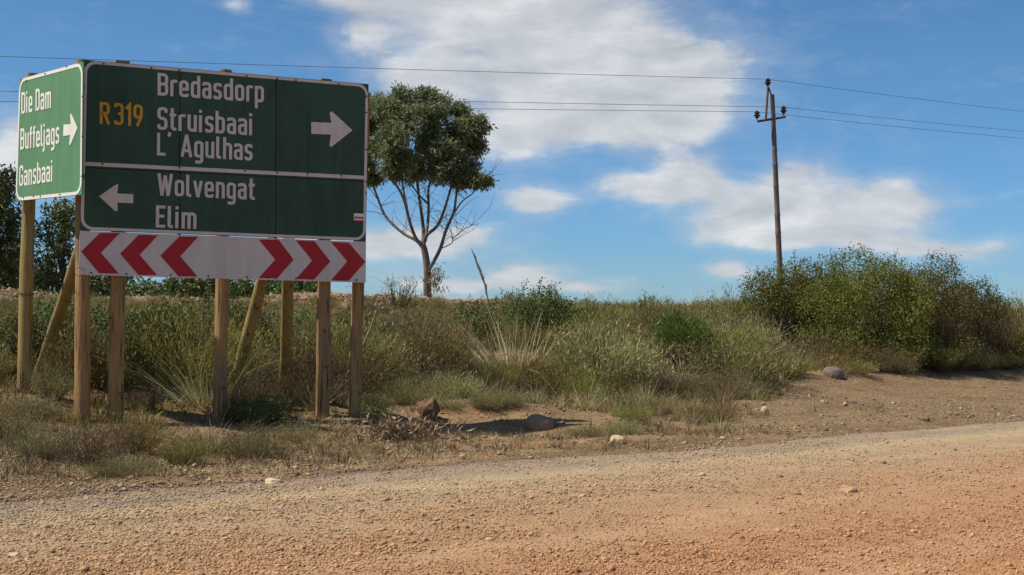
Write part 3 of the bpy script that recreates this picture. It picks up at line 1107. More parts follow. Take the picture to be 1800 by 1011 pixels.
# rusty joint strips behind the panels' gaps, and the steel edge round the plates
for a, b, c, d in (((316.4, 317), (485.4, 486), None, None),):
    for top_x, bot_x in ((316.9, 315.3), (485.9, 484.0)):
        MF.slab([(top_x - 3, rp('top', top_x)[1] + 2), (top_x + 3, rp('top', top_x)[1] + 2), (bot_x + 3, rp('bot', bot_x)[1] - 2), (bot_x - 3, rp('bot', bot_x)[1] - 2)], -.019, -.03, 'joint_strip', M['rustseam'], sign, org)
MF.slab([(150, 291), (643, 315.5), (643, 323), (150, 298)], -.019, -.03, 'joint_strip', M['rustseam'], sign, org)
V, F = [], []
def bolts_on(face, pts, off, r=.013):
    V, F = [], []
    for p in pts:
        c = face.px(*p, off)
        v, f = tube([c, c + face.n * .008], [r, r * .8], 6)
        V, F = join((V, F), (v, f))
    return V, F
bp = []
for r_, xs_ in (('top', (182, 266, 315, 434, 487, 520, 595)), ('mid', (180, 315, 430, 487, 540, 600)), ('bot', (160, 222, 300, 366, 434, 470, 520, 600, 626))):
    for x in xs_:
        q = rp(r_, x)
        bp.append((x, q[1] + (4 if r_ == 'top' else -4 if r_ == 'bot' else -7)))
bp += [(643.5, y) for y in (170, 198, 263, 320, 340)] + [(316.3, y) for y in (200, 255)] + [(485.6, y) for y in (246, 352)]
v, f = bolts_on(MF, bp, .0095)
tag(poly_mesh('bolts', v, f, M['bolt'], sign, org), kind='stuff')
# rails behind the plates
for ya, yb in ((150, 186), (262, 289), (372, 392), (455, 470)):
    A_, B_ = MF.px(158, ya, -.055), MF.px(634, yb, -.055)
    v, f = box((A_ + B_) / 2, (B_ - A_) / 2, MF.n * .022, Vector((0, 0, .035)))
    poly_mesh('rail', v, f, M['frame'], sign, org)


def post_mesh(name, bot, top, r0_, r1_, mat, parent, org, flat=None, seed=0):
    """a round pole; flat = the face whose front side is sawn flat"""
    g = np.random.default_rng(seed)
    b, t = Vector(bot), Vector(top)
    n = 9
    pts, rr = [], []
    for i in range(n + 1):
        k = i / n
        w = Vector((g.normal(), g.normal(), 0)) * .004
        pts.append(b.lerp(t, k) + w)
        rr.append((r0_ + (r1_ - r0_) * k) * (1 + .02 * g.normal()))
    v, f = tube(pts, rr, 20, True, .03, g)
    if flat is not None:
        axis_d = (t - b).normalized()
        out = []
        for i, p in enumerate(v):
            q = Vector(p)
            k = max(0, min(1, (q - b).dot(axis_d) / (t - b).length))
            c = b.lerp(t, k)
            lim = (r0_ + (r1_ - r0_) * k) * .42
            dn = (q - c).dot(flat.n)
            if dn > lim: q = q - flat.n * (dn - lim)
            out.append(tuple(q))
        v = out
    o = poly_mesh(name, v, f, mat, parent, org, True)
    o.data.set_sharp_from_angle(angle=rad(40))
    return o


def foot(px, py, face, off):
    """foot of a post that stands behind a face: on the face's plane moved back by off, under that point"""
    q = face.px(px, py, off)
    return Vector((q.x, q.y, Hs(q.x, q.y) - .25))


def behind(px, py, face, off):
    """point of the sight line at the plane moved back by off"""
    r = ray(px, py)
    o = face.o + face.n * off
    t = (o - CAM).dot(face.n) / r.dot(face.n)
    return CAM + r * t


def stand(top, bot_px, bot_py, face, off):
    q = behind(bot_px, bot_py, face, off)
    return Vector((q.x, q.y, min(q.z, Hs(q.x, q.y)) - .25))


PO = -.165
for i, (tx, ty, bx, by, wpx, flat) in enumerate(((147.5, 104.5, 145, 752, 27, False), (215, 104.5, 202, 748, 27, True), (397, 121, 386, 725, 23.5, False),
                                               (572, 137, 567.5, 748, 24.5, True), (640, 160, 622, 738, 22.5, True))):
    top, bot = behind(tx, ty + 2.5, MF, PO), stand(None, bx, by, MF, PO)
    dep = (bot - CAM).dot(fwd)
    r_ = wpx / 2 / FPX * dep
    post_mesh('post', bot, top, r_ * 1.03, r_ * .92, M['post'], sign, org, MF if flat else None, 50 + i)
for i, (bx, by, tx, ty, wpx, dp) in enumerate(((404, 660, 460, 480, 21, 1.7), (499, 712, 507, 480, 21, 1.9))):
    q = behind(bx, by, MF, -dp)
    bot = Vector((q.x, q.y, Hs(q.x, q.y) - .2))
    top = behind(tx + (20 if i == 0 else 2), ty - 60, MF, -.30)
    post_mesh('brace', bot, top, .088, .078, M['oldpost'], sign, org, None, 60 + i)
v, f = join(*[tube([Vector((0, 0, 0)) + MF.px(139, 475, .02) + Vector((math.cos(a) * .07, .0, math.sin(a) * .05 - .02)) for a in np.linspace(0, 6.0, 14)], [.0035] * 14, 5)])
poly_mesh('wire_tie', v, f, M['wiretie'], sign, org)

# ------------------------------------------------------------------ the small side sign
DL = D0 - .62      # the side sign's plate passes in front of the corner post
LF = Face(PT(32, 246, DL * 1.085), PT(144, 227, DL))
bl = LF.w3(LF.w * .4, 0)
org2 = Vector((bl.x, bl.y, Hs(bl.x, bl.y)))
sign2 = empty('direction_sign', org2)
tag(sign2, 'small sunlit green sign reading Die Dam and Gansbaai, angled beside the big sign', 'road sign')
q2 = [(34.5, 139), (146.2, 108.5), (144, 342.5), (27.5, 354)]
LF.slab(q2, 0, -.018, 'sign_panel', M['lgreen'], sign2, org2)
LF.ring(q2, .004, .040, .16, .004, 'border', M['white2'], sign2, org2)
for txt, p0, p1, pt_ in (('Die Dam', (37.8, 200.9), (90.4, 189.8), (38.2, 162.9)), ('Buffeljags', (36.2, 263.8), (104.6, 252.3), (36.6, 226.3)),
                         ('Gansbaai', (34, 328), (92.9, 319.3), (34.6, 291.4))):
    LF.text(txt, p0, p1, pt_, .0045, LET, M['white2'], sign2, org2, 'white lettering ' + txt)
LF.slab(C1((355, 440), (394, 437), (391, 384), (396, 378), (402, 388), (432, 458), (395, 549), (389, 556), (386, 548), (391, 498), (353, 503)), .005, .003, 'arrow', M['white2'], sign2, org2)
v, f = bolts_on(LF, [(47, 142), (80, 130), (118, 117), (42, 347), (72, 345), (106, 342), (146, 170), (145.5, 240), (144.5, 310), (60, 345)], .0055, .011)
tag(poly_mesh('bolts', v, f, M['bolt'], sign2, org2), kind='stuff')
for ya, yb in ((172, 152), (320, 310)):
    A_, B_ = LF.px(36, ya, -.045), LF.px(140, yb, -.045)
    v, f = box((A_ + B_) / 2, (B_ - A_) / 2, LF.n * .020, Vector((0, 0, .03)))
    poly_mesh('rail', v, f, M['frame'], sign2, org2)
top, bq = behind(57, 129.5, LF, -.16), behind(41, 688, LF, -.16)
bot = Vector((bq.x, bq.y, Hs(bq.x, bq.y) - .3))
pst = post_mesh('post', bot, top, .088, .078, M['oldpost'], sign2, org2, None, 70)
qb = G(60, 650)[0]
qb = behind(58, 645, LF, -1.5)
bot = Vector((qb.x, qb.y, Hs(qb.x, qb.y) - .2))
post_mesh('brace', bot, behind(141, 442, MF, PO - .10), .088, .08, M['oldpost'], sign2, org2, None, 71)
c = behind(47, 518, LF, -.16)
for k in range(2):
    v, f = tube([c + Vector((math.cos(a) * .092, math.sin(a) * .092, .012 * k + .01 * math.sin(a * 2))) for a in np.linspace(0, 6.28, 18)], [.004] * 18, 5)
    poly_mesh('wire_tie', v, f, M['wiretie'], sign2, org2)

# ------------------------------------------------------------------ power line
PD = 52.0
CU = crop(1260, 110, 2.66)
def pu(u, v, d=PD): return PT(*CU((u, v))[0], d)
ptop, pbot = pu(259, 150), pu(293, 940)
dirp = (pbot - ptop) / (ptop.z - pbot.z)
ft = ptop + dirp * (ptop.z - (Hs(pbot.x, pbot.y) - .4))
org3 = Vector((ft.x, ft.y, Hs(ft.x, ft.y)))
pole = empty('utility_pole', org3)
tag(pole, 'leaning wooden utility pole with three dark insulators rising behind the big bushes', 'utility pole')
g = np.random.default_rng(5)
pts, rr = [], []
knots = [345, 410, 480, 580, 715, 795]
for v_ in sorted([150, 200, 250, 300, 640, 860, 940] + [k + d for k in knots for d in (-9, 0, 7)]):
    k = (v_ - 150) / 790
    pts.append(pu(259 + 34 * k, v_))
    rr.append(.085 + .024 * k + (.013 if v_ in knots else 0))
pts.append(ft); rr.append(.125)
v, f = tube(pts, rr, 14, True, .08, g)
po = poly_mesh('pole', v, f, M['utility'], pole, org3, True)
po.data.set_sharp_from_angle(angle=rad(50))
v, f = tube([pu(190, 276, PD - .14), pu(322, 254, PD - .14)], [.045, .045], 4)
poly_mesh('crossarm', v, f, M['iron'], pole, org3)
v, f = join(tube([pu(229, 268, PD - .2), pu(240, 116, PD - .1)], [.042, .042], 4), tube([pu(242, 116, PD - .1), pu(256, 155, PD - .16), pu(272, 250, PD - .16)], [.034, .034, .034], 4))
poly_mesh('bracket', v, f, M['iron'], pole, org3)
INS = [(239, 116), (188, 268), (312, 246)]
tips = []
for u, w_ in INS:
    c = pu(u, w_, PD - .12)
    sc = .92
    prof = [(.022, -.03), (.022, .06), (.07, .065), (.085, .10), (.075, .13), (.13, .15), (.145, .185), (.10, .215), (.075, .225), (.075, .25), (.12, .265), (.12, .295), (.07, .32), (.05, .33), (.06, .36), (.03, .38)]
    v, f = lathe([(a * sc, b * sc) for a, b in prof], c, 12)
    poly_mesh('insulator', v, f, M['ceramic'], pole, org3)
    tips.append(c + Vector((0, 0, .335 * sc)))
LINES = [('highest thin power line passing over the top insulator of the pole', tips[0], (0, 92, 40), (1800, 187.5, 67)),
         ('middle thin power line fixed to the rear insulator on the crossarm', tips[2], (0, 153, 40), (1800, 222.5, 67)),
         ('lowest thin power line fixed to the front insulator on the crossarm', tips[1], (0, 171, 40), (1800, 235, 67))]
for lab, c, a, b in LINES:
    A_, B_ = PT(*a), PT(*b)
    A2, B2 = c + (A_ - c) * 2.0, c + (B_ - c) * 2.6
    pts = []
    def span(p, q, sag, n=26):
        return [p.lerp(q, i / n) - Vector((0, 0, 4 * sag * (i / n) * (1 - i / n))) for i in range(n + 1)]
    s1 = span(A2, c, .12)
    s2 = span(c, B2, .25)
    v, f = tube(s1 + s2[1:], [.0085] * (len(s1) + len(s2) - 1), 5)
    o = poly_mesh('power_line', v, f, M['cable'], None, c, True, loc=c)
    tag(o, lab, 'cable', 'power lines on the utility pole')

# ------------------------------------------------------------------ trees


def branch_tubes(tm, paths, slot, n=7):
    for pts, r_a, r_b in paths:
        k = len(pts)
        v, f = tube(pts, [r_a + (r_b - r_a) * i / (k - 1) for i in range(k)], n)
        tm.add(v, f, .5, slot)


def smooth_path(ctrl, n=4):
    """Catmull-Rom through control points"""
    c = [Vector(p) for p in ctrl]
    c = [c[0] * 2 - c[1]] + c + [c[-1] * 2 - c[-2]]
    out = []
    for i in range(1, len(c) - 2):
        for k in range(n):
            t = k / n
            p0, p1, p2, p3 = c[i - 1], c[i], c[i + 1], c[i + 2]
            out.append(.5 * ((2 * p1) + (p2 - p0) * t + (2 * p0 - 5 * p1 + 4 * p2 - p3) * t * t + (3 * p1 - p0 - 3 * p2 + p3) * t ** 3))
    out.append(c[-2])
    return out


def crown_leaves(tm, blobs, per, g, leafL, leafW, droop=.5, spread=.34, nleaf=26, shell=.55, flat=.8):
    """leaf clumps spread through blobs (centre, radius)"""
    cen = []
    for c, r_ in blobs:
        m = max(4, int(per * r_ ** 2))
        d = rvec(m, g)
        rr = r_ * (shell + (1 - shell) * g.random(m)) ** .8
        rr = np.where(g.random(m) < .25, r_ * g.random(m), rr)
        cen.append(np.array(c)[None] + d * rr[:, None] * np.array([1, 1, flat]))
    cen = np.concatenate(cen)
    N = len(cen)
    off = g.normal(size=(N, nleaf, 3)) * spread * np.array([1, 1, .75])
    pos = (cen[:, None] + off).reshape(-1, 3)
    ax = nrm(g.normal(size=(len(pos), 3)) + np.array([0, 0, -droop * 2]))
    tone = np.clip(np.repeat(g.random(N), nleaf) * .55 + g.random(len(pos)) * .5, 0, 1)
    tm.add(*leaves(pos, ax, leafL * (.7 + .6 * g.random(len(pos))), leafW * (.7 + .6 * g.random(len(pos))), g, tone))
    return cen


# the gum tree on the crest
GD = 46.5
CT = crop(630, 130, 2.35)
g = np.random.default_rng(11)
def gt(u, v, dz=0.0): return PT(*CT((u, v))[0], GD + dz)
gb = gt(287, 945)
gz = Hs(gb.x, gb.y)
org4 = Vector((gb.x, gb.y, gz))
gum = empty('gum_tree', org4)
tag(gum, 'tall gum tree with bare forked limbs and rounded crown beside the big sign', 'tree')
LIMBS = [([(287, 985, 0), (287, 945, 0), (284, 880, 0), (284, 815, 0), (276, 745, 0), (264, 700, 0)], .29, .19),
         ([(284, 815, 0), (305, 785, -.1), (338, 722, -.3), (362, 645, -.5), (392, 575, -.6), (402, 520, -.7), (408, 440, -.8), (400, 360, -.9)], .13, .05),
         ([(268, 720, 0), (238, 688, .2), (180, 655, .5), (112, 588, .7), (75, 500, .9), (45, 420, 1.1), (20, 330, 1.2)], .115, .045),
         ([(264, 705, 0), (238, 680, 0), (213, 615, -.3), (188, 520, -.5), (150, 452, -.7), (92, 400, -.9), (60, 330, -1)], .12, .045),
         ([(266, 705, 0), (268, 640, .3), (258, 560, .5), (248, 490, .6), (240, 400, .7), (236, 250, .8)], .13, .05),
         ([(270, 700, 0), (284, 665, -.2), (322, 632, -.5), (350, 575, -.8), (376, 490, -1.0), (396, 420, -1.1), (420, 330, -1.2)], .12, .045),
         ([(276, 690, 0), (286, 620, .3), (290, 550, .7), (290, 470, .9), (312, 395, 1.1), (330, 280, 1.2)], .105, .045),
         ([(205, 585, -.35), (190, 500, -.6), (180, 430, -.8), (185, 330, -1)], .07, .035),
         ([(290, 540, .7), (255, 505, 1.0), (215, 450, 1.2), (190, 390, 1.3)], .06, .03),
         ([(398, 570, -.6), (430, 525, -.8), (470, 495, -1.0), (497, 455, -1.1), (520, 430, -1.1)], .05, .02),
         ([(345, 720, -.3), (385, 700, -.5), (392, 682, -.5), (430, 645, -.7), (470, 625, -.8), (500, 618, -.9)], .035, .010),
         ([(392, 682, -.5), (378, 640, -.4), (372, 625, -.4)], .02, .008), ([(105, 582, .7), (75, 572, .9), (35, 566, 1.1), (-10, 560, 1.2)], .03, .018),
         ([(225, 660, -.1), (180, 620, -.1), (155, 590, 0), (150, 560, 0)], .02, .008), ([(330, 625, -.5), (362, 590, -.6), (366, 540, -.6)], .02, .01),
         ([(402, 585, -.6), (440, 545, -.7), (470, 520, -.7), (500, 505, -.7)], .02, .007), ([(80, 520, .9), (45, 470, 1.0), (20, 440, 1.1)], .03, .014),
         ([(430, 645, -.7), (450, 655, -.7), (480, 640, -.8)], .012, .006), ([(287, 860, 0), (310, 830, -.1), (322, 800, -.2)], .03, .012)]
paths = []
for ctrl, ra, rb in LIMBS:
    paths.append((smooth_path([gt(*p) for p in ctrl], 4), ra * .56, rb * .56))
# fine dead twigs under the crown
for k in range(150):
    pth = paths[1 + k % 10][0]
    p = pth[int(len(pth) * (.3 + .5 * g.random()))]
    d = Vector((g.normal() * .7, g.normal() * .7, .35 + .5 * g.random())).normalized()
    q = p + d * (.35 + .5 * g.random())
    e = q + (d + Vector((g.normal(), g.normal(), g.normal())) * .5) * .35
    paths.append(([p, q, e], .008, .003))
tm = TM()
branch_tubes(tm, [(([q - org4 for q in p]), a, b) for p, a, b in paths], 0)
link('trunk', tm.mesh('trunk', M['gumbark'], True), gum)
BL = [(60, 110, 60, .5), (20, 170, 70, .8), (-40, 130, 70, .9), (-30, 230, 80, .7), (30, 280, 70, .6), (20, 370, 55, .6), (180, 105, 55, -.2), (250, 100, 55, .3), (120, 150, 70, -.6),
      (320, 120, 55, .2), (230, 180, 80, -.9), (330, 195, 75, -.7), (420, 165, 60, .1), (495, 215, 58, -.2), (440, 250, 80, -.5), (500, 300, 50, .2),
      (150, 260, 75, -1.3), (120, 350, 60, -1.1), (190, 350, 65, -1.0), (260, 300, 80, -.3), (350, 310, 80, -1.0), (430, 350, 70, -.7), (310, 370, 60, -.4),
      (140, 250, 70, .4), (80, 300, 60, .3), (435, 440, 34, -.8), (150, 405, 34, -.7), (55, 425, 36, .9), (225, 415, 30, .2), (330, 415, 34, -.2),
      (395, 410, 55, -1.0), (470, 390, 60, -.4), (515, 435, 44, -1.0), (250, 380, 45, .4), (60, 200, 80, 1.2), (200, 220, 90, 1.3), (330, 240, 90, 1.4), (420, 300, 70, 1.3)]
tm = TM()
blobs = [(gt(u if u < 380 else u - 20, v, dz * 1.25) - org4, r_ / 2.35 / FPX * GD) for u, v, r_, dz in BL]
sub = []                                       # each mass of the crown breaks into hanging clumps with gaps between
for c, r_ in blobs:
    for d in rvec(7, g):
        sub.append((c + Vector(d) * r_ * .80 * (.45 + .55 * g.random()), r_ * (.26 + .20 * g.random())))
crown_leaves(tm, sub, 100, g, .19, .058, .3, .10, 24, .5, .9)
crown_leaves(tm, sub, 16, g, .17, .045, .3, .12, 18, .9, .9)
link('crown', tm.mesh('crown', M['gum']), gum)
tm = TM()
cc = gt(318, 855, -.2) - org4
crown_leaves(tm, [(cc, .34)], 160, g, .18, .03, .8, .14, 16, .2, 1.7)
tag(link('dead_leaves', tm.mesh('dead_leaves', M['dead']), gum), kind='stuff')


def tree(name, px, depth, top_py, w_px, seed, label, mat='tree', low=.25, group=None, nblob=16, trunkvis=True):
    g = np.random.default_rng(seed)
    b = PT(px, 560, depth)
    z = Hs(b.x, b.y)
    o = Vector((b.x, b.y, z))
    ztop = PT(px, top_py, depth).z
    h, w = ztop - z, w_px / FPX * depth
    root = empty(name, o)
    tag(root, label, 'tree', group)
    lean = Vector((g.normal() * .05, g.normal() * .05, 1))
    blobs, paths = [], []
    tr = .035 * h
    spine = [lean * (h * k) + Vector((g.normal(), g.normal(), 0)) * .02 * h for k in np.linspace(-.05, .75, 7)]
    paths.append((smooth_path(spine, 2), tr, tr * .3))
    for k in range(nblob):
        hk = low + (1 - low) * (k + .5) / nblob
        a = k * 2.4 + g.random()
        env = math.sin(math.pi * min(1, .12 + .8 * hk)) ** .7
        rr = w * .5 * env * (.35 + .55 * g.random())
        r_ = (.15 + .09 * g.random()) * w + .02 * h
        c = Vector((math.cos(a) * rr, math.sin(a) * rr, h * hk - r_ * .5))
        blobs.append((c, r_))
        st = lean * (h * max(.15, hk - .25))
        md = st.lerp(c, .55) + Vector((0, 0, .03 * h))
        paths.append((smooth_path([st, md, c], 3), tr * .32, tr * .08))
    tm = TM()
    branch_tubes(tm, paths, 0, 6)
    link('trunk', tm.mesh('trunk', M['treebark'], True), root)
    tm = TM()
    crown_leaves(tm, blobs, 26, g, .24, .085, .1, .17, 20, .5, .85)
    crown_leaves(tm, [(c, r_ * 1.15) for c, r_ in blobs], 6, g, .26, .1, .1, .14, 12, .9, .9)
    link('crown', tm.mesh('crown', M[mat]), root)
    return root


tree('dark_tree', -12, 60, 292, 110, 21, 'dark tree cut off by the picture edge below the small side sign', nblob=22)
tree('dark_tree', 24, 63, 425, 60, 22, 'bushy dark tree seen just left of the tall post of the small side sign', nblob=14)
tree('dark_tree', 104, 61, 345, 95, 23, 'dark tree seen between the small side sign and the chevron board', nblob=15)
tree('dark_tree', 66, 66, 462, 75, 24, 'lower tree in front of which the slanting brace of the side sign stands', nblob=14)
BELT = ((168, 60, 452, 70, 'low dark tree behind the rubble bank just right of the corner post'),
        (205, 64, 470, 70, 'low dark tree behind the rubble bank hidden by the second sign post'),
        (250, 58, 500, 60, 'lowest dark tree of the belt, right of the second sign post'),
        (292, 66, 488, 70, 'distant low tree with a sky gap beside it under the left chevrons'),
        (338, 60, 482, 75, 'low dark tree behind the rubble bank left of the middle sign post'),
        (382, 63, 470, 75, 'low dark tree behind the rubble bank hidden by the middle sign post'),
        (424, 58, 490, 60, 'low dark tree between the middle sign post and the slanting brace'),
        (468, 64, 465, 80, 'low dark tree behind the top of the slanting brace'),
        (512, 60, 480, 60, 'low dark tree behind the rear brace of the big sign'),
        (548, 63, 492, 45, 'narrow dark tree between the rear brace and the square post'))
for k, (px, dp, ty, w, lab) in enumerate(BELT):
    tree('dark_tree', px, dp, ty, w, 30 + k, lab, group='tree belt seen under the big sign', nblob=12)
tree('dark_tree', 572, 70, 512, 40, 45, 'smallest pale tree at the end of the tree belt beside the rear brace', mat='greygreen', nblob=9)

# ------------------------------------------------------------------ shrubs: meshes shared between plants of a kind


def broom(seed, mats, h=1.0, r=.55, nst=60, per=26, nl=.085, nw=.013, up=.8, flop=.25, twigs=True):
    """many thin upright stems set with needles"""
    g = np.random.default_rng(seed)
    a = g.random(nst) * 6.283
    q = np.sqrt(g.random(nst))
    tilt = q * (1 - up * .45) * 1.0
    d = nrm(np.stack([np.cos(a) * np.sin(tilt), np.sin(a) * np.sin(tilt), np.cos(tilt)], -1))
    base = np.stack([np.cos(a) * q * r * .45, np.sin(a) * q * r * .45, np.zeros(nst)], -1)
    L = h * (.55 + .5 * g.random(nst)) * (1 - .25 * q)
    bend = np.stack([np.cos(a), np.sin(a), -np.ones(nst) * .5], -1) * (q * flop * h)[:, None] * g.random((nst, 1))
    tm = TM()
    v, f, rr = blades(base, d, L, np.full(nst, .011), bend, g, 3, .3 + .3 * g.random(nst))
    tm.add(v, f, rr, 1)
    t = .12 + .88 * g.random((nst, per)) ** .8
    P = base[:, None] + d[:, None] * (L[:, None] * t)[..., None] + bend[:, None] * (t ** 2)[..., None]
    P = (P + g.normal(size=P.shape) * .045 * (.4 + t)[..., None] * h).reshape(-1, 3)
    P[:, 2] = np.maximum(P[:, 2], .01)
    ax = nrm(np.repeat(d, per, 0) * .8 + np.array([0, 0, .4]) + g.normal(size=P.shape) * .42)
    tone = np.clip(.45 * np.repeat(g.random(nst), per) + .55 * g.random(len(P)), 0, 1)
    tm.add(*needles(P, ax, nl * (.6 + .8 * g.random(len(P))), nw * (.7 + .6 * g.random(len(P))), g, tone), 0)
    return tm.mesh('shrub', mats)


def leafy(seed, mats, blobs, per=170, lf=.055, wf=.03, spread=.07, nleaf=14, tips=20, stems=True, tipL=.28):
    """leafy bush: twigs from the foot to leaf clumps through several blobs (x, y, z, r), plus upright shoots on top"""
    g = np.random.default_rng(seed)
    tm = TM()
    B = [(Vector(b[:3]), b[3]) for b in blobs]
    cen = []
    for c, r_ in B:
        m = max(5, int(per * r_ ** 2))
        d = rvec(m, g)
        rr = r_ * (.55 + .5 * g.random(m))
        p = np.array(c)[None] + d * rr[:, None]
        cen.append(p)
    cen = np.concatenate(cen)
    cen = cen[cen[:, 2] > .03]
    N = len(cen)
    pos = (cen[:, None] + g.normal(size=(N, nleaf, 3)) * spread).reshape(-1, 3)
    pos[:, 2] = np.maximum(pos[:, 2], .015)
    ax = nrm(g.normal(size=pos.shape) + np.array([0, 0, .6]))
    tone = np.clip(.75 * np.repeat(g.random(N), nleaf) + .25 * g.random(len(pos)), 0, 1)
    tm.add(*leaves(pos, ax, lf * (.7 + .6 * g.random(len(pos))), wf * (.7 + .6 * g.random(len(pos))), g, tone), 0)
    for k in range(tips):
        c, r_ = B[int(g.integers(len(B)))]
        d = Vector((g.normal() * .6, g.normal() * .6, .8)).normalized()
        p = c + d * r_ * .9
        Lk = tipL * (.5 + .8 * g.random())
        q = p + (Vector((0, 0, 1)) + Vector((g.normal(), g.normal(), 0)) * .2) * Lk
        v, f = tube([p, q], [.006, .003], 4)
        tm.add(v, f, .5, 1)
        m = 26
        tt = g.random(m)
        pp = np.array(p)[None] * (1 - tt)[:, None] + np.array(q)[None] * tt[:, None] + g.normal(size=(m, 3)) * .03
        tm.add(*leaves(pp, nrm(g.normal(size=(m, 3)) + np.array([0, 0, .9])), lf * (.6 + .6 * g.random(m)), wf * (.6 + .6 * g.random(m)), g), 0)
    for c, r_ in B:
        for k in range(5):
            e = c + Vector((g.normal(), g.normal(), g.normal())) * r_ * .5
            st = Vector((c.x * .25 + g.normal() * .04, c.y * .25 + g.normal() * .04, 0))
            v, f = tube(smooth_path([st, st.lerp(e, .5) + Vector((g.normal(), g.normal(), g.normal())) * .08, e], 3), list(np.linspace(.018, .005, 7)), 5)
            tm.add(v, f, .5, 1)
    return tm.mesh('bush', mats)


def tuft(seed, mat, n=110, h=.5, spread=.5, w=.008, droop=.5, seg=4, foot_r=.10, lean=(0, 0), lo=.45):
    g = np.random.default_rng(seed)
    a = g.random(n) * 6.283
    q = g.random(n) ** .6
    tilt = q * spread
    d = nrm(np.stack([np.cos(a) * np.sin(tilt) + lean[0], np.sin(a) * np.sin(tilt) + lean[1], np.cos(tilt)], -1))
    base = np.stack([np.cos(a) * q * foot_r, np.sin(a) * q * foot_r, np.full(n, -.02)], -1)
    L = h * (lo + (1.1 - lo) * g.random(n) ** (1 if lo > .3 else 1.7))
    bend = np.stack([d[:, 0], d[:, 1], -.35 * np.ones(n) * q], -1) * (L * droop * (.3 + g.random(n)))[:, None]
    bend = bend + g.normal(size=(n, 3)) * np.array([1, 1, .45]) * (L * .16)[:, None]
    snap = g.random(n) < .12                      # some blades are broken over
    bend[snap, 2] -= .9 * L[snap]
    tm = TM()
    tm.add(*blades(base, d, L, w * (.6 + .8 * g.random(n)), bend, g, seg))
    return tm.mesh('tuft', mat)


def dead_branches(seed, mat, n=26, h=.7, w=.8, r=.012, up=.5):
    g = np.random.default_rng(seed)
    tm = TM()
    for k in range(n):
        a = g.random() * 6.283
        d = Vector((math.cos(a), math.sin(a), up + g.random() * .9)).normalized()
        st = Vector((math.cos(a) * .05, math.sin(a) * .05, 0))
        Lk = (.4 + .6 * g.random()) * w * .7
        pts = [st, st + d * Lk * .4 + Vector((g.normal(), g.normal(), g.normal())) * .04 * w, st + d * Lk * .75 + Vector((g.normal(), g.normal(), g.normal())) * .07 * w]
        pts.append(pts[-1] + (pts[-1] - pts[-2]) * .8 + Vector((g.normal(), g.normal(), g.normal())) * .06 * w)
        for q in pts: q.z = min(max(q.z, 0.01), h)
        v, f = tube(smooth_path(pts, 2), list(np.linspace(r, r * .3, 7)), 5)
        tm.add(v, f, g.random())
        for j in range(4):
            p = pts[1 + j % 3]
            e = p + Vector((g.normal(), g.normal(), abs(g.normal()) * .7)) * .12 * w
            v, f = tube([p, p.lerp(e, .5) + Vector((g.normal(), g.normal(), g.normal())) * .02, e], [r * .45, r * .3, r * .15], 4)
            tm.add(v, f, g.random())
    return tm.mesh('branches', mat)


def thing(name, me, loc, label, cat, scale=1.0, rz=None, group=None, sxy=None):
    o = link(name, me, None, loc)
    s = scale
    o.scale = (sxy or s, sxy or s, s)
    o.rotation_euler = (0, 0, random.random() * 6.28 if rz is None else rz)
    tag(o, label, cat, group)
    return o


def plant(name, meshes, loc, label, group=None, rz=None, sc=(1, 1, 1)):
    """thing with parts: meshes = [(part name, mesh)]"""
    root = empty(name, loc)
    root.rotation_euler = (0, 0, random.random() * 6.28 if rz is None else rz)
    root.scale = sc
    tag(root, label, 'bush' if 'bush' in name or 'shrub' in name else 'plant', group)
    for pn, me in meshes:
        link(pn, me, root)
    return root


PROTO = {
    'olive': [broom(100 + k, [M['olive'], M['twig']], 1, .55 + .1 * k, 120, 46, .075, .0115) for k in range(3)],
    'heath': [broom(110 + k, [M['heath'], M['twig']], 1, .65, 130, 40, .055, .012, .4, .35) for k in range(3)],
    'greygreen': [broom(120 + k, [M['greygreen'], M['twig']], 1, .6, 120, 46, .065, .0115, .65, .3) for k in range(3)],
    'leaf': [leafy(130 + k, [M['dark'], M['twig']], [(0, 0, .5, .42), (.3, .1, .38, .32), (-.28, -.1, .4, .34), (.05, .28, .55, .3), (-.1, -.3, .3, .3)], 260, .05, .028, .06, 15, 14, tipL=.2) for k in range(3)],
    'straw': [tuft(140 + k, M['straw'], 120, .6, .6, .009, .5) for k in range(3)],
    'tussock': [tuft(150 + k, M['tussock'], 150, .7, .7, .010, .7) for k in range(2)],
}
KTEXT = {'olive': ('broom_shrub', 'olive green broom-like shrub'), 'heath': ('heath_shrub', 'brown twiggy heath shrub'),
         'greygreen': ('grey_shrub', 'grey-green fine-leaved shrub'), 'leaf': ('leafy_shrub', 'dark green small-leaved shrub'),
         'straw': ('dry_grass_tuft', 'tuft of dry straw-coloured grass'), 'tussock': ('grass_tussock', 'half-green tussock of arching grass')}

rt = random.Random(31)


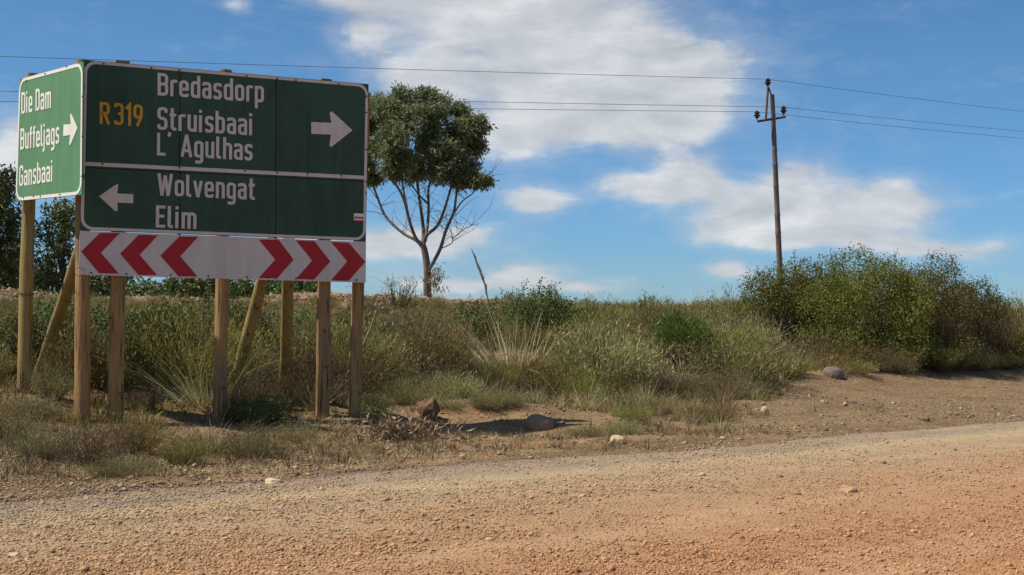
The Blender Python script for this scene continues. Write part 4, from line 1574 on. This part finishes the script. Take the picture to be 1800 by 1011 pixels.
def tuft_row():
    """dry tufts in front of the scrub edge"""
    for k in range(16):
        px, py = 1040 + 15.5 * k + rt.uniform(-8, 8), 752 - 2.0 * abs(k - 8) + rt.uniform(-34, 8)
        kind = rt.choice(['straw', 'straw', 'straw', 'olive', 'heath'])
        featured(kind, px, py, rt.uniform(46, 74), rt.uniform(30, 56), f'{SHORT[kind]} in the ragged fringe between the smooth boulder and the bare gravel', k, f'{SHORT[kind]}s in the fringe by the bare gravel')
    for k in range(12):
        px, py = 1480 + 29 * k + rt.uniform(-8, 8), 656 - .9 * k + rt.uniform(-5, 3)
        kind = rt.choice(['straw', 'olive', 'heath', 'greygreen'])
        featured(kind, px, py, rt.uniform(55, 80), rt.uniform(26, 48), f'{SHORT[kind]} in the low fringe at the feet of the big bushes', k, f'{SHORT[kind]}s in the fringe below the big bushes')
    for k in range(12):
        px, py = 600 + 36 * k * .75 + rt.uniform(-8, 8), 716 + rt.uniform(-14, 4)
        kind = rt.choice(['straw', 'straw', 'greygreen', 'heath'])
        featured(kind, px, py, rt.uniform(44, 70), rt.uniform(26, 44), f'{SHORT[kind]} in the low fringe behind the brown rock and boulder', k, f'{SHORT[kind]}s in the fringe behind the rocks')


SHORT = {'olive': 'olive broom-like shrub', 'heath': 'brown twiggy heath shrub', 'greygreen': 'grey-green fine-leaved shrub', 'leaf': 'dark green small-leaved shrub', 'straw': 'dry straw-coloured grass tuft'}

# --- the named plants
def pscale(px, py):
    p, d = G(px, py)
    return p, d / FPX


def featured(kind, px, py, w_px, h_px, label, var=0, group=None):
    p, k = pscale(px, py)
    nm, _ = KTEXT[kind]
    hh = {'straw': .62, 'tussock': .7}.get(kind, 1.0)
    ww = {'olive': 1.2, 'heath': 1.45, 'greygreen': 1.3, 'leaf': 1.25, 'straw': .9, 'tussock': 1.1}[kind]
    o = thing(nm, PROTO[kind][var % len(PROTO[kind])], p - Vector((0, 0, .02)), label, 'shrub' if 'shrub' in nm else 'grass', h_px * k / hh, None, group, w_px * k / ww)
    return o


# the big bushes on the right: each with its own shape
def big_bush(name, px, py, w_px, h_px, seed, mats, label, per=150, lf=.07, wf=.042, tips=30, nleaf=13, nb=11, dep=0):
    p, k = pscale(px, py)
    w, h = w_px * k, h_px * k
    g = np.random.default_rng(seed)
    bl_ = []
    for i in range(nb):
        a = i * 2.399
        q = math.sqrt((i + .5) / nb)
        x, y = math.cos(a) * q * w * .42, math.sin(a) * q * w * .34
        top = h * (1 - .38 * q ** 2) * (.88 + .2 * g.random())
        r_ = (.19 + .05 * g.random()) * w * (1 - .2 * q)
        bl_.append((x, y, max(r_ * .6, top - r_), r_))
        if q > .45: bl_.append((x * 1.12, y * 1.12, r_ * .7, r_ * .9))
    me = leafy(seed, mats, bl_, per, lf, wf, .075, nleaf, tips, tipL=.24)
    root = empty(name, p)
    tag(root, label, 'bush')
    link('foliage', me, root)
    st = dead_branches(seed + 1, M['twig'], 14, h * .7, w * .5, .022, .9)
    link('stems', st, root)
    return root


BB = dict(per=420, lf=.046, wf=.028, nleaf=17)
big_bush('big_bush', 1374, 612, 165, 150, 201, [M['green'], M['twig']], 'bright green rounded bush at the foot of the utility pole', tips=40, **BB)
big_bush('big_bush', 1532, 634, 225, 200, 202, [M['green'], M['twig']], 'tallest green bush on the right, its shoots standing against the clouds', tips=60, **BB)
big_bush('big_bush', 1632, 634, 190, 185, 203, [M['brownleaf'], M['twig']], 'big bush with browned foliage beside the tallest green bush', tips=44, **BB)
big_bush('big_bush', 1712, 630, 120, 145, 204, [M['dark'], M['twig']], 'dark green bush to the right of the browned bush', tips=24, **BB)
big_bush('big_bush', 1442, 604, 160, 148, 205, [M['dark'], M['twig']], 'dark green bush between the pole-side bush and the tallest bush', tips=30, **BB)
big_bush('big_bush', 938, 606, 130, 98, 206, [M['dark'], M['twig']], 'dark green bush with upright shoots on the skyline behind the pale grass', tips=60, per=330, lf=.055, wf=.03, nb=8)
big_bush('big_bush', 1022, 596, 140, 60, 207, [M['dark'], M['twig']], 'low spreading dark green bush right of the upright-shooted bush on the skyline', tips=16, per=300, lf=.055, wf=.03, nb=7)
p, k = pscale(1196, 652)
cush = broom(210, [M['cushion'], M['twig']], 1, .5, 90, 34, .075, .014, .1, .05)
root = empty('cushion_shrub', p); tag(root, 'bright green dome-topped cushion shrub above bare brown stems in the middle of the scrub', 'bush')
gq = np.random.default_rng(211)
tmc = TM()
Rk = 46 * k
cn = np.array([0, 0, 62 * k])[None] + rvec(420, gq) * np.array([Rk, Rk, Rk * .72]) * (.62 + .5 * gq.random((420, 1))) * (1 + .25 * np.sin(3 * np.linspace(0, 6.28, 420)))[:, None]
cn = cn[cn[:, 2] > 48 * k]
pp = (cn[:, None] + gq.normal(size=(len(cn), 20, 3)) * .035).reshape(-1, 3)
dd = nrm(pp - np.array([0, 0, 30 * k])[None] + gq.normal(size=pp.shape) * .15)
tmc.add(*needles(pp, dd, .09, .013, gq))
link('foliage', tmc.mesh('foliage', M['cushion']), root)
link('stems', dead_branches(212, M['twig'], 24, 60 * k, 110 * k, .016, 1.2), root)

# tall pale grass, tussocks, the plume
def tall_grass(name, px, py, h_px, seed, mat, n, spread, droop, lean, label, w=.012, foot_r=.15):
    p, k = pscale(px, py)
    me = tuft(seed, mat, n, h_px * k, spread, w, droop, 6, foot_r, lean, .22)
    o = thing(name, me, p, label, 'grass', 1.0, 0.0)
    return o


tall_grass('tall_grass', 893, 668, 150, 301, M['palegrass'], 420, .58, .5, (-.22, 0), 'tall pale grass clump with thin leaning stems in the middle of the scrub', .0135, .50)
tall_grass('tall_grass', 352, 708, 165, 302, M['palegrass'], 300, .75, .55, (-.30, 0), 'pale spiky grass clump fanning out in front of the middle sign post', .0075, .34)
tall_grass('tall_grass', 400, 735, 70, 303, M['tussock'], 200, .8, .7, (.08, 0), 'green and straw tussock at the foot of the middle sign post', .011, .22)
tall_grass('tall_grass', 372, 795, 95, 304, M['tussock'], 260, .9, 1.0, (.03, -.1), 'arching tussock drooping towards the road below the middle sign post', .010, .20)
tall_grass('tall_grass', 594, 690, 88, 305, M['palegrass'], 34, .16, .1, (0, 0), 'few upright pale grass stems between the two rightmost sign posts', .012, .12)
tall_grass('tall_grass', 410, 700, 95, 306, M['straw'], 70, .5, .5, (.12, 0), 'loose brown grass leaning right behind the middle sign post', .010, .18)
tall_grass('tall_grass', 1160, 700, 70, 307, M['straw'], 160, .3, .25, (.0, 0), 'upright straw grass in front of the dead branches near the bare gravel', .010, .3)
tall_grass('tall_grass', 575, 700, 66, 308, M['palegrass'], 24, .5, .3, (-.1, 0), 'thin pale grass blades crossing behind the square sign post', .010, .12)

p, k = pscale(868, 640)
root = empty('plume_grass', p)
tag(root, 'tall reed with one feathery tan plume standing against the sky above the pale grass', 'plant')
tipp = PT(833, 447, k * FPX) - p
midp = PT(852, 500, k * FPX) - p
lowp = PT(862, 560, k * FPX) - p
path = smooth_path([Vector((0, 0, -.05)), lowp, midp, tipp], 6)
v, f = tube(path, list(np.linspace(.020, .008, len(path))), 5)
poly_mesh('stem', v, f, M['palegrass'], root)
tmp_ = TM()
gp = np.random.default_rng(9)
up_ = np.array([list(q) for q in smooth_path([lowp.lerp(midp, .72), midp, tipp], 30)])
N_ = len(up_)
ii = gp.integers(0, N_, 200)
fall = np.sin(np.pi * np.clip(ii / N_, .06, .96)) * .024
pp = up_[ii] + gp.normal(size=(200, 3)) * fall[:, None] * .45
dirt = nrm(np.gradient(up_, axis=0))[ii]
tmp_.add(*needles(pp, nrm(dirt + gp.normal(size=(200, 3)) * .10), .16, .014, gp))
link('plume', tmp_.mesh('plume', M['plume']), root)

# dead branches and withered plants
def dead(name, px, py, w_px, h_px, seed, label, mat='deadwood', n=26, r=.012, up=.5):
    p, k = pscale(px, py)
    return thing(name, dead_branches(seed, M[mat], n, h_px * k, w_px * k, r, up), p, label, 'dead bush')


dead('dead_bush', 1345, 622, 80, 62, 401, 'bleached dead bush in front of the bright green bush by the pole', n=34, r=.010, up=.7)
dead('dead_bush', 1205, 690, 120, 95, 402, 'tangle of bare grey-brown dead branches beneath the cushion shrub', 'stake', n=26, r=.009, up=.6)
dead('dead_bush', 1050, 690, 90, 60, 403, 'thin dead brush sticking out of the scrub right of the pale grass', n=18, r=.010, up=.4)
dead('dead_bush', 655, 556, 75, 62, 404, 'leafless wiry bush on the skyline at the corner of the chevron board', 'twig', 30, .012, .8)
dead('dead_bush', 1410, 640, 130, 50, 405, 'flat pile of dead twigs left of the grey boulder', 'stake', n=22, r=.007, up=.25)
# spindly shrub on the skyline beside the gum tree
p, k = pscale(702, 552)
root = empty('spindly_shrub', p)
tag(root, 'spindly shrub with tufted heads on the skyline left of the gum tree trunk', 'bush')
link('stems', dead_branches(411, M['twig'], 16, 60 * k, 70 * k, .014, 1.3), root)
hb = [(-.30, 0, 1.0, .13), (-.1, .1, 1.12, .14), (.12, 0, .95, .15), (.38, 0, 1.02, .13), (.25, .1, .72, .13), (-.22, 0, .66, .15), (0, 0, .45, .2), (.1, 0, .3, .25)]
link('foliage', leafy(412, [M['greygreen'], M['twig']], [(a * 1.0, b, c * 60 * k / 1.15, d) for a, b, c, d in hb], 420, .05, .022, .05, 10, 6, tipL=.1), root)
p, k = pscale(770, 552)
thing('grey_shrub', PROTO['greygreen'][1], p, 'small grey shrub leaning on the base of the gum tree', 'shrub', 42 * k, None, None, 20 * k)

# shrubs round the sign posts, named one by one
for kind, px, py, w, h, lab in (
        ('greygreen', 88, 702, 80, 85, 'rounded grey-green shrub between the two left posts'),
        ('greygreen', 250, 722, 70, 60, 'grey-green shrub just right of the second sign post'),
        ('heath', 445, 722, 105, 115, 'brown twiggy shrub hiding the foot of the slanting brace'),
        ('heath', 520, 712, 85, 105, 'brown twiggy shrub against the rear brace of the big sign'),
        ('leaf', 470, 748, 120, 58, 'low dark shrub in the shade left of the square sign post'),
        ('leaf', 420, 742, 80, 45, 'low dark shrub in the shade beside the middle sign post'),
        ('leaf', 656, 748, 62, 62, 'low dark shrub at the foot of the rightmost sign post'),
        ('olive', 640, 690, 90, 100, 'olive shrub directly behind the rightmost sign post'),
        ('leaf', 235, 690, 140, 150, 'dark glossy shrub behind the second sign post'),
        ('leaf', 310, 672, 140, 135, 'dark glossy shrub behind the pale spiky grass'),
        ('leaf', 108, 672, 130, 130, 'dark glossy shrub behind the brace of the small side sign'),
        ('leaf', 15, 668, 130, 125, 'dark glossy shrub at the picture edge left of the tallest post'),
        ('leaf', 170, 660, 130, 115, 'dark glossy shrub below the rubble bank behind the corner post'),
        ('leaf', 360, 640, 120, 95, 'dark glossy shrub below the rubble bank behind the middle post'),
        ('heath', 165, 818, 135, 108, 'low brown shrub in front of the corner post near the road'),
        ('heath', 80, 805, 120, 85, 'low brown shrub left of the corner post near the road'),
        ('olive', 238, 795, 105, 92, 'low olive shrub in front of the second sign post near the road'),
        ('heath', 15, 780, 120, 105, 'brown shrub at the picture edge in front of the tallest post'),
        ('olive', 325, 816, 85, 75, 'small olive shrub left of the arching tussock'),
        ('heath', 445, 806, 115, 82, 'low brown shrub right of the arching tussock'),
        ('heath', 520, 775, 90, 46, 'flat brown shrub on bare ground below the square sign post'),
        ('heath', 215, 838, 120, 60, 'lowest brown shrub, nearest the road below the corner post'),
        ('greygreen', 60, 735, 120, 55, 'flat grey-green shrub at the foot of the tallest post'),
        ('straw', 130, 772, 70, 40, 'dry grass tuft in front of the corner post foot'),
        ('straw', 560, 782, 90, 24, 'short dry grass in front of the square sign post'),
        ('olive', 1250, 740, 80, 42, 'low olive tuft at the edge of the bare gravel'),
        ('greygreen', 1092, 765, 70, 40, 'grey-green tuft beside the yellow flat stone'),
        ('straw', 1265, 762, 75, 52, 'dry grass tuft at the gravel edge below the dead branches'),
        ('heath', 1030, 765, 90, 26, 'flat withered shrub between the smooth boulder and the yellow flat stone'),
        ('heath', 1715, 648, 60, 24, 'dark flat shrub at the far edge of the bare gravel'),
        ('greygreen', 1765, 528, 70, 36, 'grey tuft on the skyline right of the big bushes'),
        ('heath', 1440, 640, 110, 75, 'brown feathery shrub in front of the pole-side bush, above the grey boulder'),
        ('olive', 1495, 646, 95, 62, 'olive shrub at the foot of the tallest green bush'),
        ('heath', 1570, 650, 105, 66, 'brown shrub at the foot of the browned bush'),
        ('olive', 1640, 648, 95, 60, 'olive shrub right of the brown one below the browned bush'),
        ('greygreen', 1690, 645, 85, 62, 'grey-green shrub at the foot of the dark bush beside the browned one'),
        ('heath', 1752, 642, 120, 150, 'tall brown-green shrub growing right of all the big bushes'),
        ('olive', 1798, 644, 110, 138, 'tall olive shrub cut off by the picture edge beyond the bushes'),
        ('heath', 1480, 575, 110, 100, 'tall fawn feathery shrub between the green bushes') ,
        ('olive', 1300, 612, 110, 118, 'olive shrub sloping down beside the bright green bush by the pole'),
        ('greygreen', 1262, 590, 90, 72, 'grey-green shrub left of the bright green bush, near the skyline'),
        ('olive', 938, 676, 95, 66, 'olive shrub at the right foot of the tall pale grass'),
        ('heath', 852, 680, 95, 62, 'brown twiggy shrub at the left foot of the tall pale grass'),
        ('greygreen', 900, 690, 80, 48, 'grey-green shrub in front of the tall pale grass'),
        ('olive', 1290, 556, 70, 42, 'fresh green shrub on the skyline left of the bright green bush')):
    featured(kind, px, py, w, h, lab, px)

tuft_row()

# withered shrub with curled dry leaves by the last post
p, k = pscale(706, 772)
g = np.random.default_rng(420)
root = empty('withered_shrub', p)
tag(root, 'withered shrub with curled pale dead leaves near the rightmost sign post', 'bush')
tm = TM()
n = 420
ps = np.stack([g.normal(size=n) * .28, g.normal(size=n) * .16, .03 + abs(g.normal(size=n)) * .10], -1)
tm.add(*leaves(ps, nrm(g.normal(size=(n, 3)) + np.array([0, 0, .4])), .09 + .05 * g.random(n), .03, g))
link('foliage', tm.mesh('foliage', M['dead']), root)
link('stems', dead_branches(421, M['twig'], 12, .25, .6, .009, .5), root)

# reed and stakes
def rod(name, pts, r, mat, label, cat):
    o0 = Vector(pts[0])
    path = smooth_path(pts, 5)
    v, f = tube(path, [r] * len(path), 7)
    o = poly_mesh(name, v, f, mat, None, o0, True, loc=o0)
    tag(o, label, cat)
    return o


pa, ka = pscale(585, 700)
dd_ = ka * FPX
pa = Vector((pa.x, pa.y, pa.z - .05))
rod('dry_stalk', [pa, PT(612, 655, dd_), PT(640, 603, dd_), PT(655, 568, dd_), PT(661.5, 546, dd_)], .016, M['palegrass'], 'long bent yellow stalk passing behind the rightmost sign post', 'stalk')
p1, k1 = pscale(464, 640)
rod('stake', [p1 - Vector((0, 0, .2)), PT(468, 590, k1 * FPX), PT(474, 545, k1 * FPX)], .022, M['stake'], 'thin weathered stake standing between the two rear braces of the big sign', 'stake')
p1, k1 = pscale(1113, 592)
rod('fence_post', [p1 - Vector((0, 0, .2)), PT(1118, 565, k1 * FPX), PT(1125, 532, k1 * FPX)], .05, M['stake'], 'short leaning dark fence post sticking up to the skyline right of the dark bush', 'fence post')
p1, k1 = pscale(1344, 602)
rod('stake', [p1 - Vector((0, 0, .2)), PT(1347, 560, k1 * FPX), PT(1352, 515, k1 * FPX)], .028, M['deadwood'], 'bleached upright stick in front of the bright green bush by the pole', 'stake')

# ------------------------------------------------------------------ rocks one can tell apart
def ico(sub):
    import bmesh
    bm = bmesh.new()
    bmesh.ops.create_icosphere(bm, subdivisions=sub, radius=1)
    V = np.array([v.co[:] for v in bm.verts])
    F = np.array([[v.index for v in f.verts] for f in bm.faces])
    bm.free()
    return V, F


ICO3, ICO4 = ico(3), ico(4)


def rock(name, px, py, w_px, h_px, mat, label, seed, rough=.12, sink=.2, smooth=False, cat='rock', dpt=.8):
    p, k = pscale(px, py)
    V, F = ICO4
    g = np.random.default_rng(seed)
    o_ = g.random(3) * 50
    d = vnoise(V[:, 0] * 1.3 + o_[0] + V[:, 2] * .7, V[:, 1] * 1.3 + o_[1], 41) * rough * 2
    d = d + vnoise(V[:, 0] * 3 + o_[1], V[:, 1] * 3 + V[:, 2] * 2.6, 42) * rough
    d = d + vnoise(V[:, 0] * 8 + V[:, 2] * 6, V[:, 1] * 8 + o_[2] - V[:, 2] * 4, 43) * rough * .55
    if not smooth:      # a few flat cleaved sides
        for c in range(11):
            n_ = nrm(g.normal(size=3))
            h_ = V @ n_ - (.55 + .3 * g.random())
            V = V - np.maximum(h_, 0)[:, None] * n_[None]
    V = V * (1 + d)[:, None]
    W2, Hh = w_px * k / 2, h_px * k
    V = V / np.abs(V).max(0)
    V = V * np.array([W2, W2 * dpt, Hh * .5 * (1 + sink)])
    V[:, 2] += Hh * .5 * (1 - sink)
    tm = TM()
    tm.add(V, F, np.full(len(V), g.random()))
    o = link(name, tm.mesh(name, mat, True), None, p)
    tag(o, label, cat)
    return o


rock('rock', 752, 737, 44, 40, M['brownrock'], 'lumpy brown rock standing upright at the left end of the sign shadow', 501, .22, .15)
rock('boulder', 948, 749, 54, 22, M['smoothrock'], 'smooth rounded tan boulder at the right end of the sign shadow', 502, .16, .9, True, dpt=.9)
rock('boulder', 1465, 662, 38, 20, M['greyrock'], 'smooth dark grey boulder at the top of the bare gravel below the big bushes', 503, .10, .75, True)
rock('stone', 1084, 780, 27, 15, M['yellowrock'], 'pale yellow flat stone on the verge right of the smooth boulder', 504, .10, .4)
rock('stone', 478, 851, 38, 11, M['yellowrock'], 'flat pale stone half sunk at the road edge below the big sign', 505, .08, .5)
rock('stone', 1491, 866, 32, 13, M['pinkrock'], 'large pale stone lying alone on the reddish road', 506, .12, .25)
rock('stone', 1344, 730, 15, 17, M['yellowrock'], 'small upright yellow stone near the dry grass at the gravel edge', 507, .14, .3)
rock('stone', 1271, 773, 12, 6, M['yellowrock'], 'tiny flat yellow stone just off the road below the gravel edge grass', 508, .1, .3)
rock('stone', 1535, 655, 22, 8, M['yellowrock'], 'low yellowish stone right of the grey boulder', 509, .12, .3)
rock('stone', 25, 979, 20, 8, M['pinkrock'], 'flat tan stone in the bottom corner of the road below the posts', 510, .1, .3)
rock('stone', 612, 932, 14, 7, M['yellowrock'], 'small yellow stone in the loose gravel near the middle of the road', 511, .1, .3)
rock('stone', 1485, 714, 11, 7, M['yellowrock'], 'small yellow stone on the bare gravel below the grey boulder', 512, .1, .3)
rock('stone', 1627, 740, 16, 7, M['greyrock'], 'dark flat stone at the lower edge of the bare gravel', 513, .1, .3)
rock('stone', 1240, 994, 12, 7, M['brownrock'], 'dark red-brown stone on the near part of the road', 514, .12, .2)
rock('stone', 1709, 944, 13, 9, M['pinkrock'], 'small pale pink stone on the red part of the road', 515, .12, .2)
rock('stone', 862, 952, 17, 7, M['pinkrock'], 'flat pinkish stone in the loose gravel ridge of the road', 516, .1, .2)

# ------------------------------------------------------------------ the scrub belt: every shrub an object, sharing meshes by kind
def s_edge(X):
    return np.interp(X, [-14, -6, -3, -1.3, .6, 2.0, 3.2, 4.5, 6.0, 30], [5.6, 5.6, 5.4, 5.5, 5.0, 4.2, 3.7, 5.2, 7.1, 7.6])


cand = 37000
Yc = 15.5 + 28.5 * rng.random(cand)
Xc = (rng.random(cand) * 2 - 1) * Yc * .56
sc_ = S_of(Xc, Yc)
ok = (sc_ > s_edge(Xc) + .15 * rng.normal(size=cand)) & (Yc < 42.0 + .18 * np.maximum(Xc, 0))
Xc, Yc, sc_ = Xc[ok], Yc[ok], sc_[ok]
Zc = H(Xc, Yc)
PXc, PYc, Dc = project(Xc, Yc, Zc)
EDc = sc_ - s_edge(Xc)
PNc = vnoise(Xc * .45, Yc * .45, 51) + .5
ZONES = [(-200, 45, 'beside the tallest post'), (45, 150, 'left of the corner post'), (150, 205, 'left of the second sign post'), (205, 300, 'right of the second sign post'),
         (300, 390, 'left of the middle sign post'), (390, 470, 'behind the slanting brace'), (470, 560, 'behind the rear brace'), (560, 640, 'behind the two rightmost posts'),
         (640, 730, 'just right of the sign'), (730, 815, 'below the gum tree'), (815, 900, 'left of the tall pale grass'), (900, 1000, 'right of the tall pale grass'),
         (1000, 1075, 'above the yellow flat stone'), (1075, 1140, 'left of the cushion shrub'), (1140, 1230, 'around the cushion shrub'), (1230, 1320, 'right of the cushion shrub'),
         (1320, 1420, 'in front of the pole-side bush'), (1420, 1560, 'in front of the tallest bush'), (1560, 2200, 'in front of the browned bush')]
CLEAR = [(770, 1030, 618, 12), (715, 790, 700, 15), (1120, 1268, 630, 5), (1320, 1370, 615, 5), (270, 380, 690, 10), (1085, 1130, 580, 10), (450, 540, 650, 20), (-60, 160, 668, 40), (170, 390, 690, 45)]   # nothing tall in front of the plants named above
spots, hash_ = [], {}
for k_, (X, Y, s, z, pxx, pyy, dep, din, pn) in enumerate(zip(Xc, Yc, sc_, Zc, PXc, PYc, Dc, EDc, PNc)):
    next_big = k_ < 3700
    if dep < 18.7 and -60 < pxx < 690: continue
    big = next_big
    r_, r2 = random.random(), random.random()
    if din < .9:
        kind = 'straw' if r_ < .45 else 'heath' if r_ < .65 else 'olive' if r_ < .85 else 'greygreen'
        h = .32 + .3 * r2
    elif Y > 35:
        kind = 'olive' if r_ < .4 else 'heath' if r_ < .62 else 'leaf' if r_ < .85 else 'greygreen'
        h = .5 + .55 * r2
    else:
        q = r_ * .6 + pn * .4
        kind = 'leaf' if random.random() < (.16 if pxx < 1050 else .06) else 'heath' if q < .36 else 'olive' if q < .54 else 'greygreen' if q < .66 else 'leaf' if q < .72 and pxx < 1000 and Y > 31 else 'olive'
        if pxx < 430 and dep > 19.5 and random.random() < .82: kind = 'leaf'
        h = 1.0 + .8 * r2 if big else .45 + .35 * r2
    # low enough to leave the rubble on the skyline bare in places
    bare = vnoise(np.array([pxx / 70.0]), np.array([3.0]), 52)[0]
    lim = 541 + 22 * random.random() + (16 if bare > 0.12 else 0) if pxx < 1130 else 536 + 20 * random.random() if pxx < 1300 else (585 + 30 * random.random() if dep < 34 else 528 + 30 * random.random())
    if Y > 32 and pxx > 860: lim = 522 + 22 * random.random()
    h = min(h, max(.30, (pyy - lim) * dep / FPX))
    if any(a < pxx < b and pyy > c and pyy - 1.25 * h * FPX / dep < c - d for a, b, c, d in CLEAR): continue
    gap = (.60 if kind != 'straw' else .42) * h + (.10 if big else .22)
    ck = (int(X // 1.2), int(Y // 1.2))
    if any((X - a) ** 2 + (Y - b) ** 2 < gap * gap for i_ in (-1, 0, 1) for j_ in (-1, 0, 1) for a, b in hash_.get((ck[0] + i_, ck[1] + j_), ())): continue
    hash_.setdefault(ck, []).append((X, Y))
    spots.append((h / dep, X, Y, z, h * (1.22 if kind != 'straw' else 1.1), kind, pxx, din))
spots.sort(key=lambda q: -q[0] if -70 < q[6] < 1870 else 1)      # plants wholly outside the picture come last
LIMIT = 285
LITE = {'olive': broom(180, [M['olive'], M['twig']], 1, .6, 40, 17, .11, .02), 'heath': broom(181, [M['heath'], M['twig']], 1, .65, 42, 16, .09, .02, .4, .35),
        'greygreen': broom(182, [M['greygreen'], M['twig']], 1, .6, 40, 17, .10, .02, .65, .3),
        'leaf': leafy(183, [M['dark'], M['twig']], [(0, 0, .5, .42), (.3, .1, .38, .32), (-.28, -.1, .4, .34)], 60, .09, .05, .08, 9, 0), 'straw': tuft(184, M['straw'], 40, .6, .6, .016, .5, 2)}
rest = {}
for n_, (_, X, Y, z, h, kind, pxx, din) in enumerate(spots):
    ws = h * (.80 + .4 * random.random()) if kind != 'straw' else h
    hh = .62 if kind == 'straw' else 1.0
    if n_ < LIMIT:
        nm, kt = KTEXT[kind]
        zone = next(t for a, b, t in ZONES if a <= pxx < b)
        band = 'at the front edge' if din < 1.6 else 'near the rubble' if Y > 35 else 'in the lower scrub' if Y < 25 else 'halfway up the bank'
        lab = f'{SHORT[kind]} {zone}, {band}'
        thing(nm, random.choice(PROTO[kind]), Vector((X, Y, z - .03)), lab, 'shrub' if kind != 'straw' else 'grass', h / hh, None, lab.replace(',', ''), ws / hh)
    else:
        rest.setdefault(kind, []).append((X, Y, z - .03, ws / hh, h / hh))
for kind, lst in rest.items():
    me = LITE[kind]
    nv, nf = len(me.vertices), len(me.polygons)
    co = np.empty(nv * 3, np.float32); me.vertices.foreach_get('co', co); co = co.reshape(-1, 3)
    lv = np.empty(nf * 3, np.int32); me.loops.foreach_get('vertex_index', lv); lv = lv.reshape(-1, 3)
    mi = np.empty(nf, np.int32); me.polygons.foreach_get('material_index', mi)
    rn = np.empty(nv, np.float32); me.attributes['rnd'].data.foreach_get('value', rn)
    A = np.array(lst)
    a = rng.random(len(A)) * 6.283
    c_, s_ = np.cos(a)[:, None], np.sin(a)[:, None]
    V = np.stack([(co[None, :, 0] * c_ - co[None, :, 1] * s_) * A[:, 3:4] + A[:, 0:1], (co[None, :, 0] * s_ + co[None, :, 1] * c_) * A[:, 3:4] + A[:, 1:2], co[None, :, 2] * A[:, 4:5] + A[:, 2:3]], -1)
    F = (np.arange(len(A)) * nv)[:, None, None] + lv[None]
    tm = TM()
    tm.add(V, F, np.clip(np.tile(rn, (len(A), 1)) * .75 + rng.random((len(A), 1)) * .3, 0, 1).ravel())
    tm.M = [np.tile(mi, len(A))]
    nm = KTEXT[kind][0]
    tag(link('scrub', tm.mesh('scrub', list(me.materials))), f'far {SHORT[kind]} growth merging into the scrub below the rubble', 'scrub', kind='stuff')
print('scrub', len(spots), {k: len(v) for k, v in rest.items()})

# ------------------------------------------------------------------ undergrowth, verge grass, litter (nobody could count them)
def field(n, keep, ymin, ymax, bias, nb, hlo, hhi, w, spread, seed, fr=.06):
    g = np.random.default_rng(seed)
    X, Y = scatter(n, keep, ymin, ymax, bias)
    N = len(X)
    Z = H(X, Y)
    a = g.random((N, nb)) * 6.283
    q = g.random((N, nb))
    tl = q * spread
    hs_ = (hlo + (hhi - hlo) * g.random((N, 1)) ** 1.6) * (.5 + .7 * g.random((N, nb)))
    d = nrm(np.stack([np.cos(a) * np.sin(tl), np.sin(a) * np.sin(tl), np.cos(tl)], -1)).reshape(-1, 3)
    b = np.stack([X[:, None] + np.cos(a) * q * fr, Y[:, None] + np.sin(a) * q * fr, np.broadcast_to(Z[:, None] - .01, a.shape)], -1).reshape(-1, 3)
    L = hs_.ravel()
    bend = np.stack([d[:, 0], d[:, 1], -.2 * np.ones(len(d))], -1) * (L * .5 * g.random(len(L)))[:, None]
    tone = np.clip(.5 * np.repeat(g.random(N), nb) + .5 * g.random(len(L)), 0, 1)
    return blades(b, d, L, w * (.6 + .8 * g.random(len(L))), bend, g, 2, tone)


def keep_scrub(X, Y):
    return (S_of(X, Y) > s_edge(X) - .3) & (Y < 43 + .18 * np.maximum(X, 0))


def keep_vgrass(X, Y):   # thick on the bank below the sign, thin on the gravel
    s = S_of(X, Y) - edge_wob(X, Y)
    d = .5 + 1.9 * vnoise(X * .8, Y * .8, 61) + .8 * vnoise(X * 2.5, Y * 2.5, 62)
    den = np.interp(s, [.15, .7, 2.5, 4.5, 6], [.08, .7, 1.3, 1.3, .8]) * np.where(X > 3.9, .18, np.where(X > 1.0, 1.6, 1)) * np.where((X > -1.3) & (X < 1.2) & (s > 3.8), .25, 1)
    return (s > .15) & (s < s_edge(X) + .4) & (rng.random(len(X)) < np.clip(d, 0, 1) * den)


tm = TM()
tm.add(*field(3200, keep_scrub, 15, 43, .3, 16, .05, .26, .014, .9, 71, .18))
tag(link('undergrowth', tm.mesh('undergrowth', M['olive'])), 'low olive undergrowth between the shrubs of the scrub', 'undergrowth', kind='stuff')
tm = TM()
tm.add(*field(2600, keep_scrub, 15, 43, .3, 12, .06, .34, .012, .7, 72, .14))
tag(link('dry_undergrowth', tm.mesh('dry_undergrowth', M['heath'])), 'dry brown undergrowth between the shrubs of the scrub', 'undergrowth', kind='stuff')
tm = TM()
tm.add(*field(13000, keep_vgrass, 10, 24, .8, 12, .02, .13, .007, 1.1, 73, .06))
tag(link('verge_grass', tm.mesh('verge_grass', M['straw'])), 'short dry grass along the road verge', 'grass', kind='stuff')
tm = TM()
tm.add(*field(9000, keep_vgrass, 10, 24, .8, 12, .03, .20, .007, 1.2, 74, .08))
tag(link('verge_weeds', tm.mesh('verge_weeds', M['heath'])), 'low brown weeds along the road verge', 'weeds', kind='stuff')
g = np.random.default_rng(75)
X, Y = scatter(9000, lambda X, Y: (S_of(X, Y) > .5) & (S_of(X, Y) < s_edge(X) + 1) & (rng.random(len(X)) < np.where(X > 3, .25, .8)), 10, 30, .8)
tm = TM()
Pz = np.stack([X, Y, H(X, Y) + .008], -1)
axv = g.normal(size=(len(X), 3)); axv[:, 2] *= .25
tm.add(*leaves(Pz, nrm(axv), .03 + .06 * g.random(len(X)), .010 + .012 * g.random(len(X)), g))
tag(link('leaf_litter', tm.mesh('leaf_litter', M['dead'])), 'dead leaves and bits of stem lying on the verge', 'leaf litter', kind='stuff')
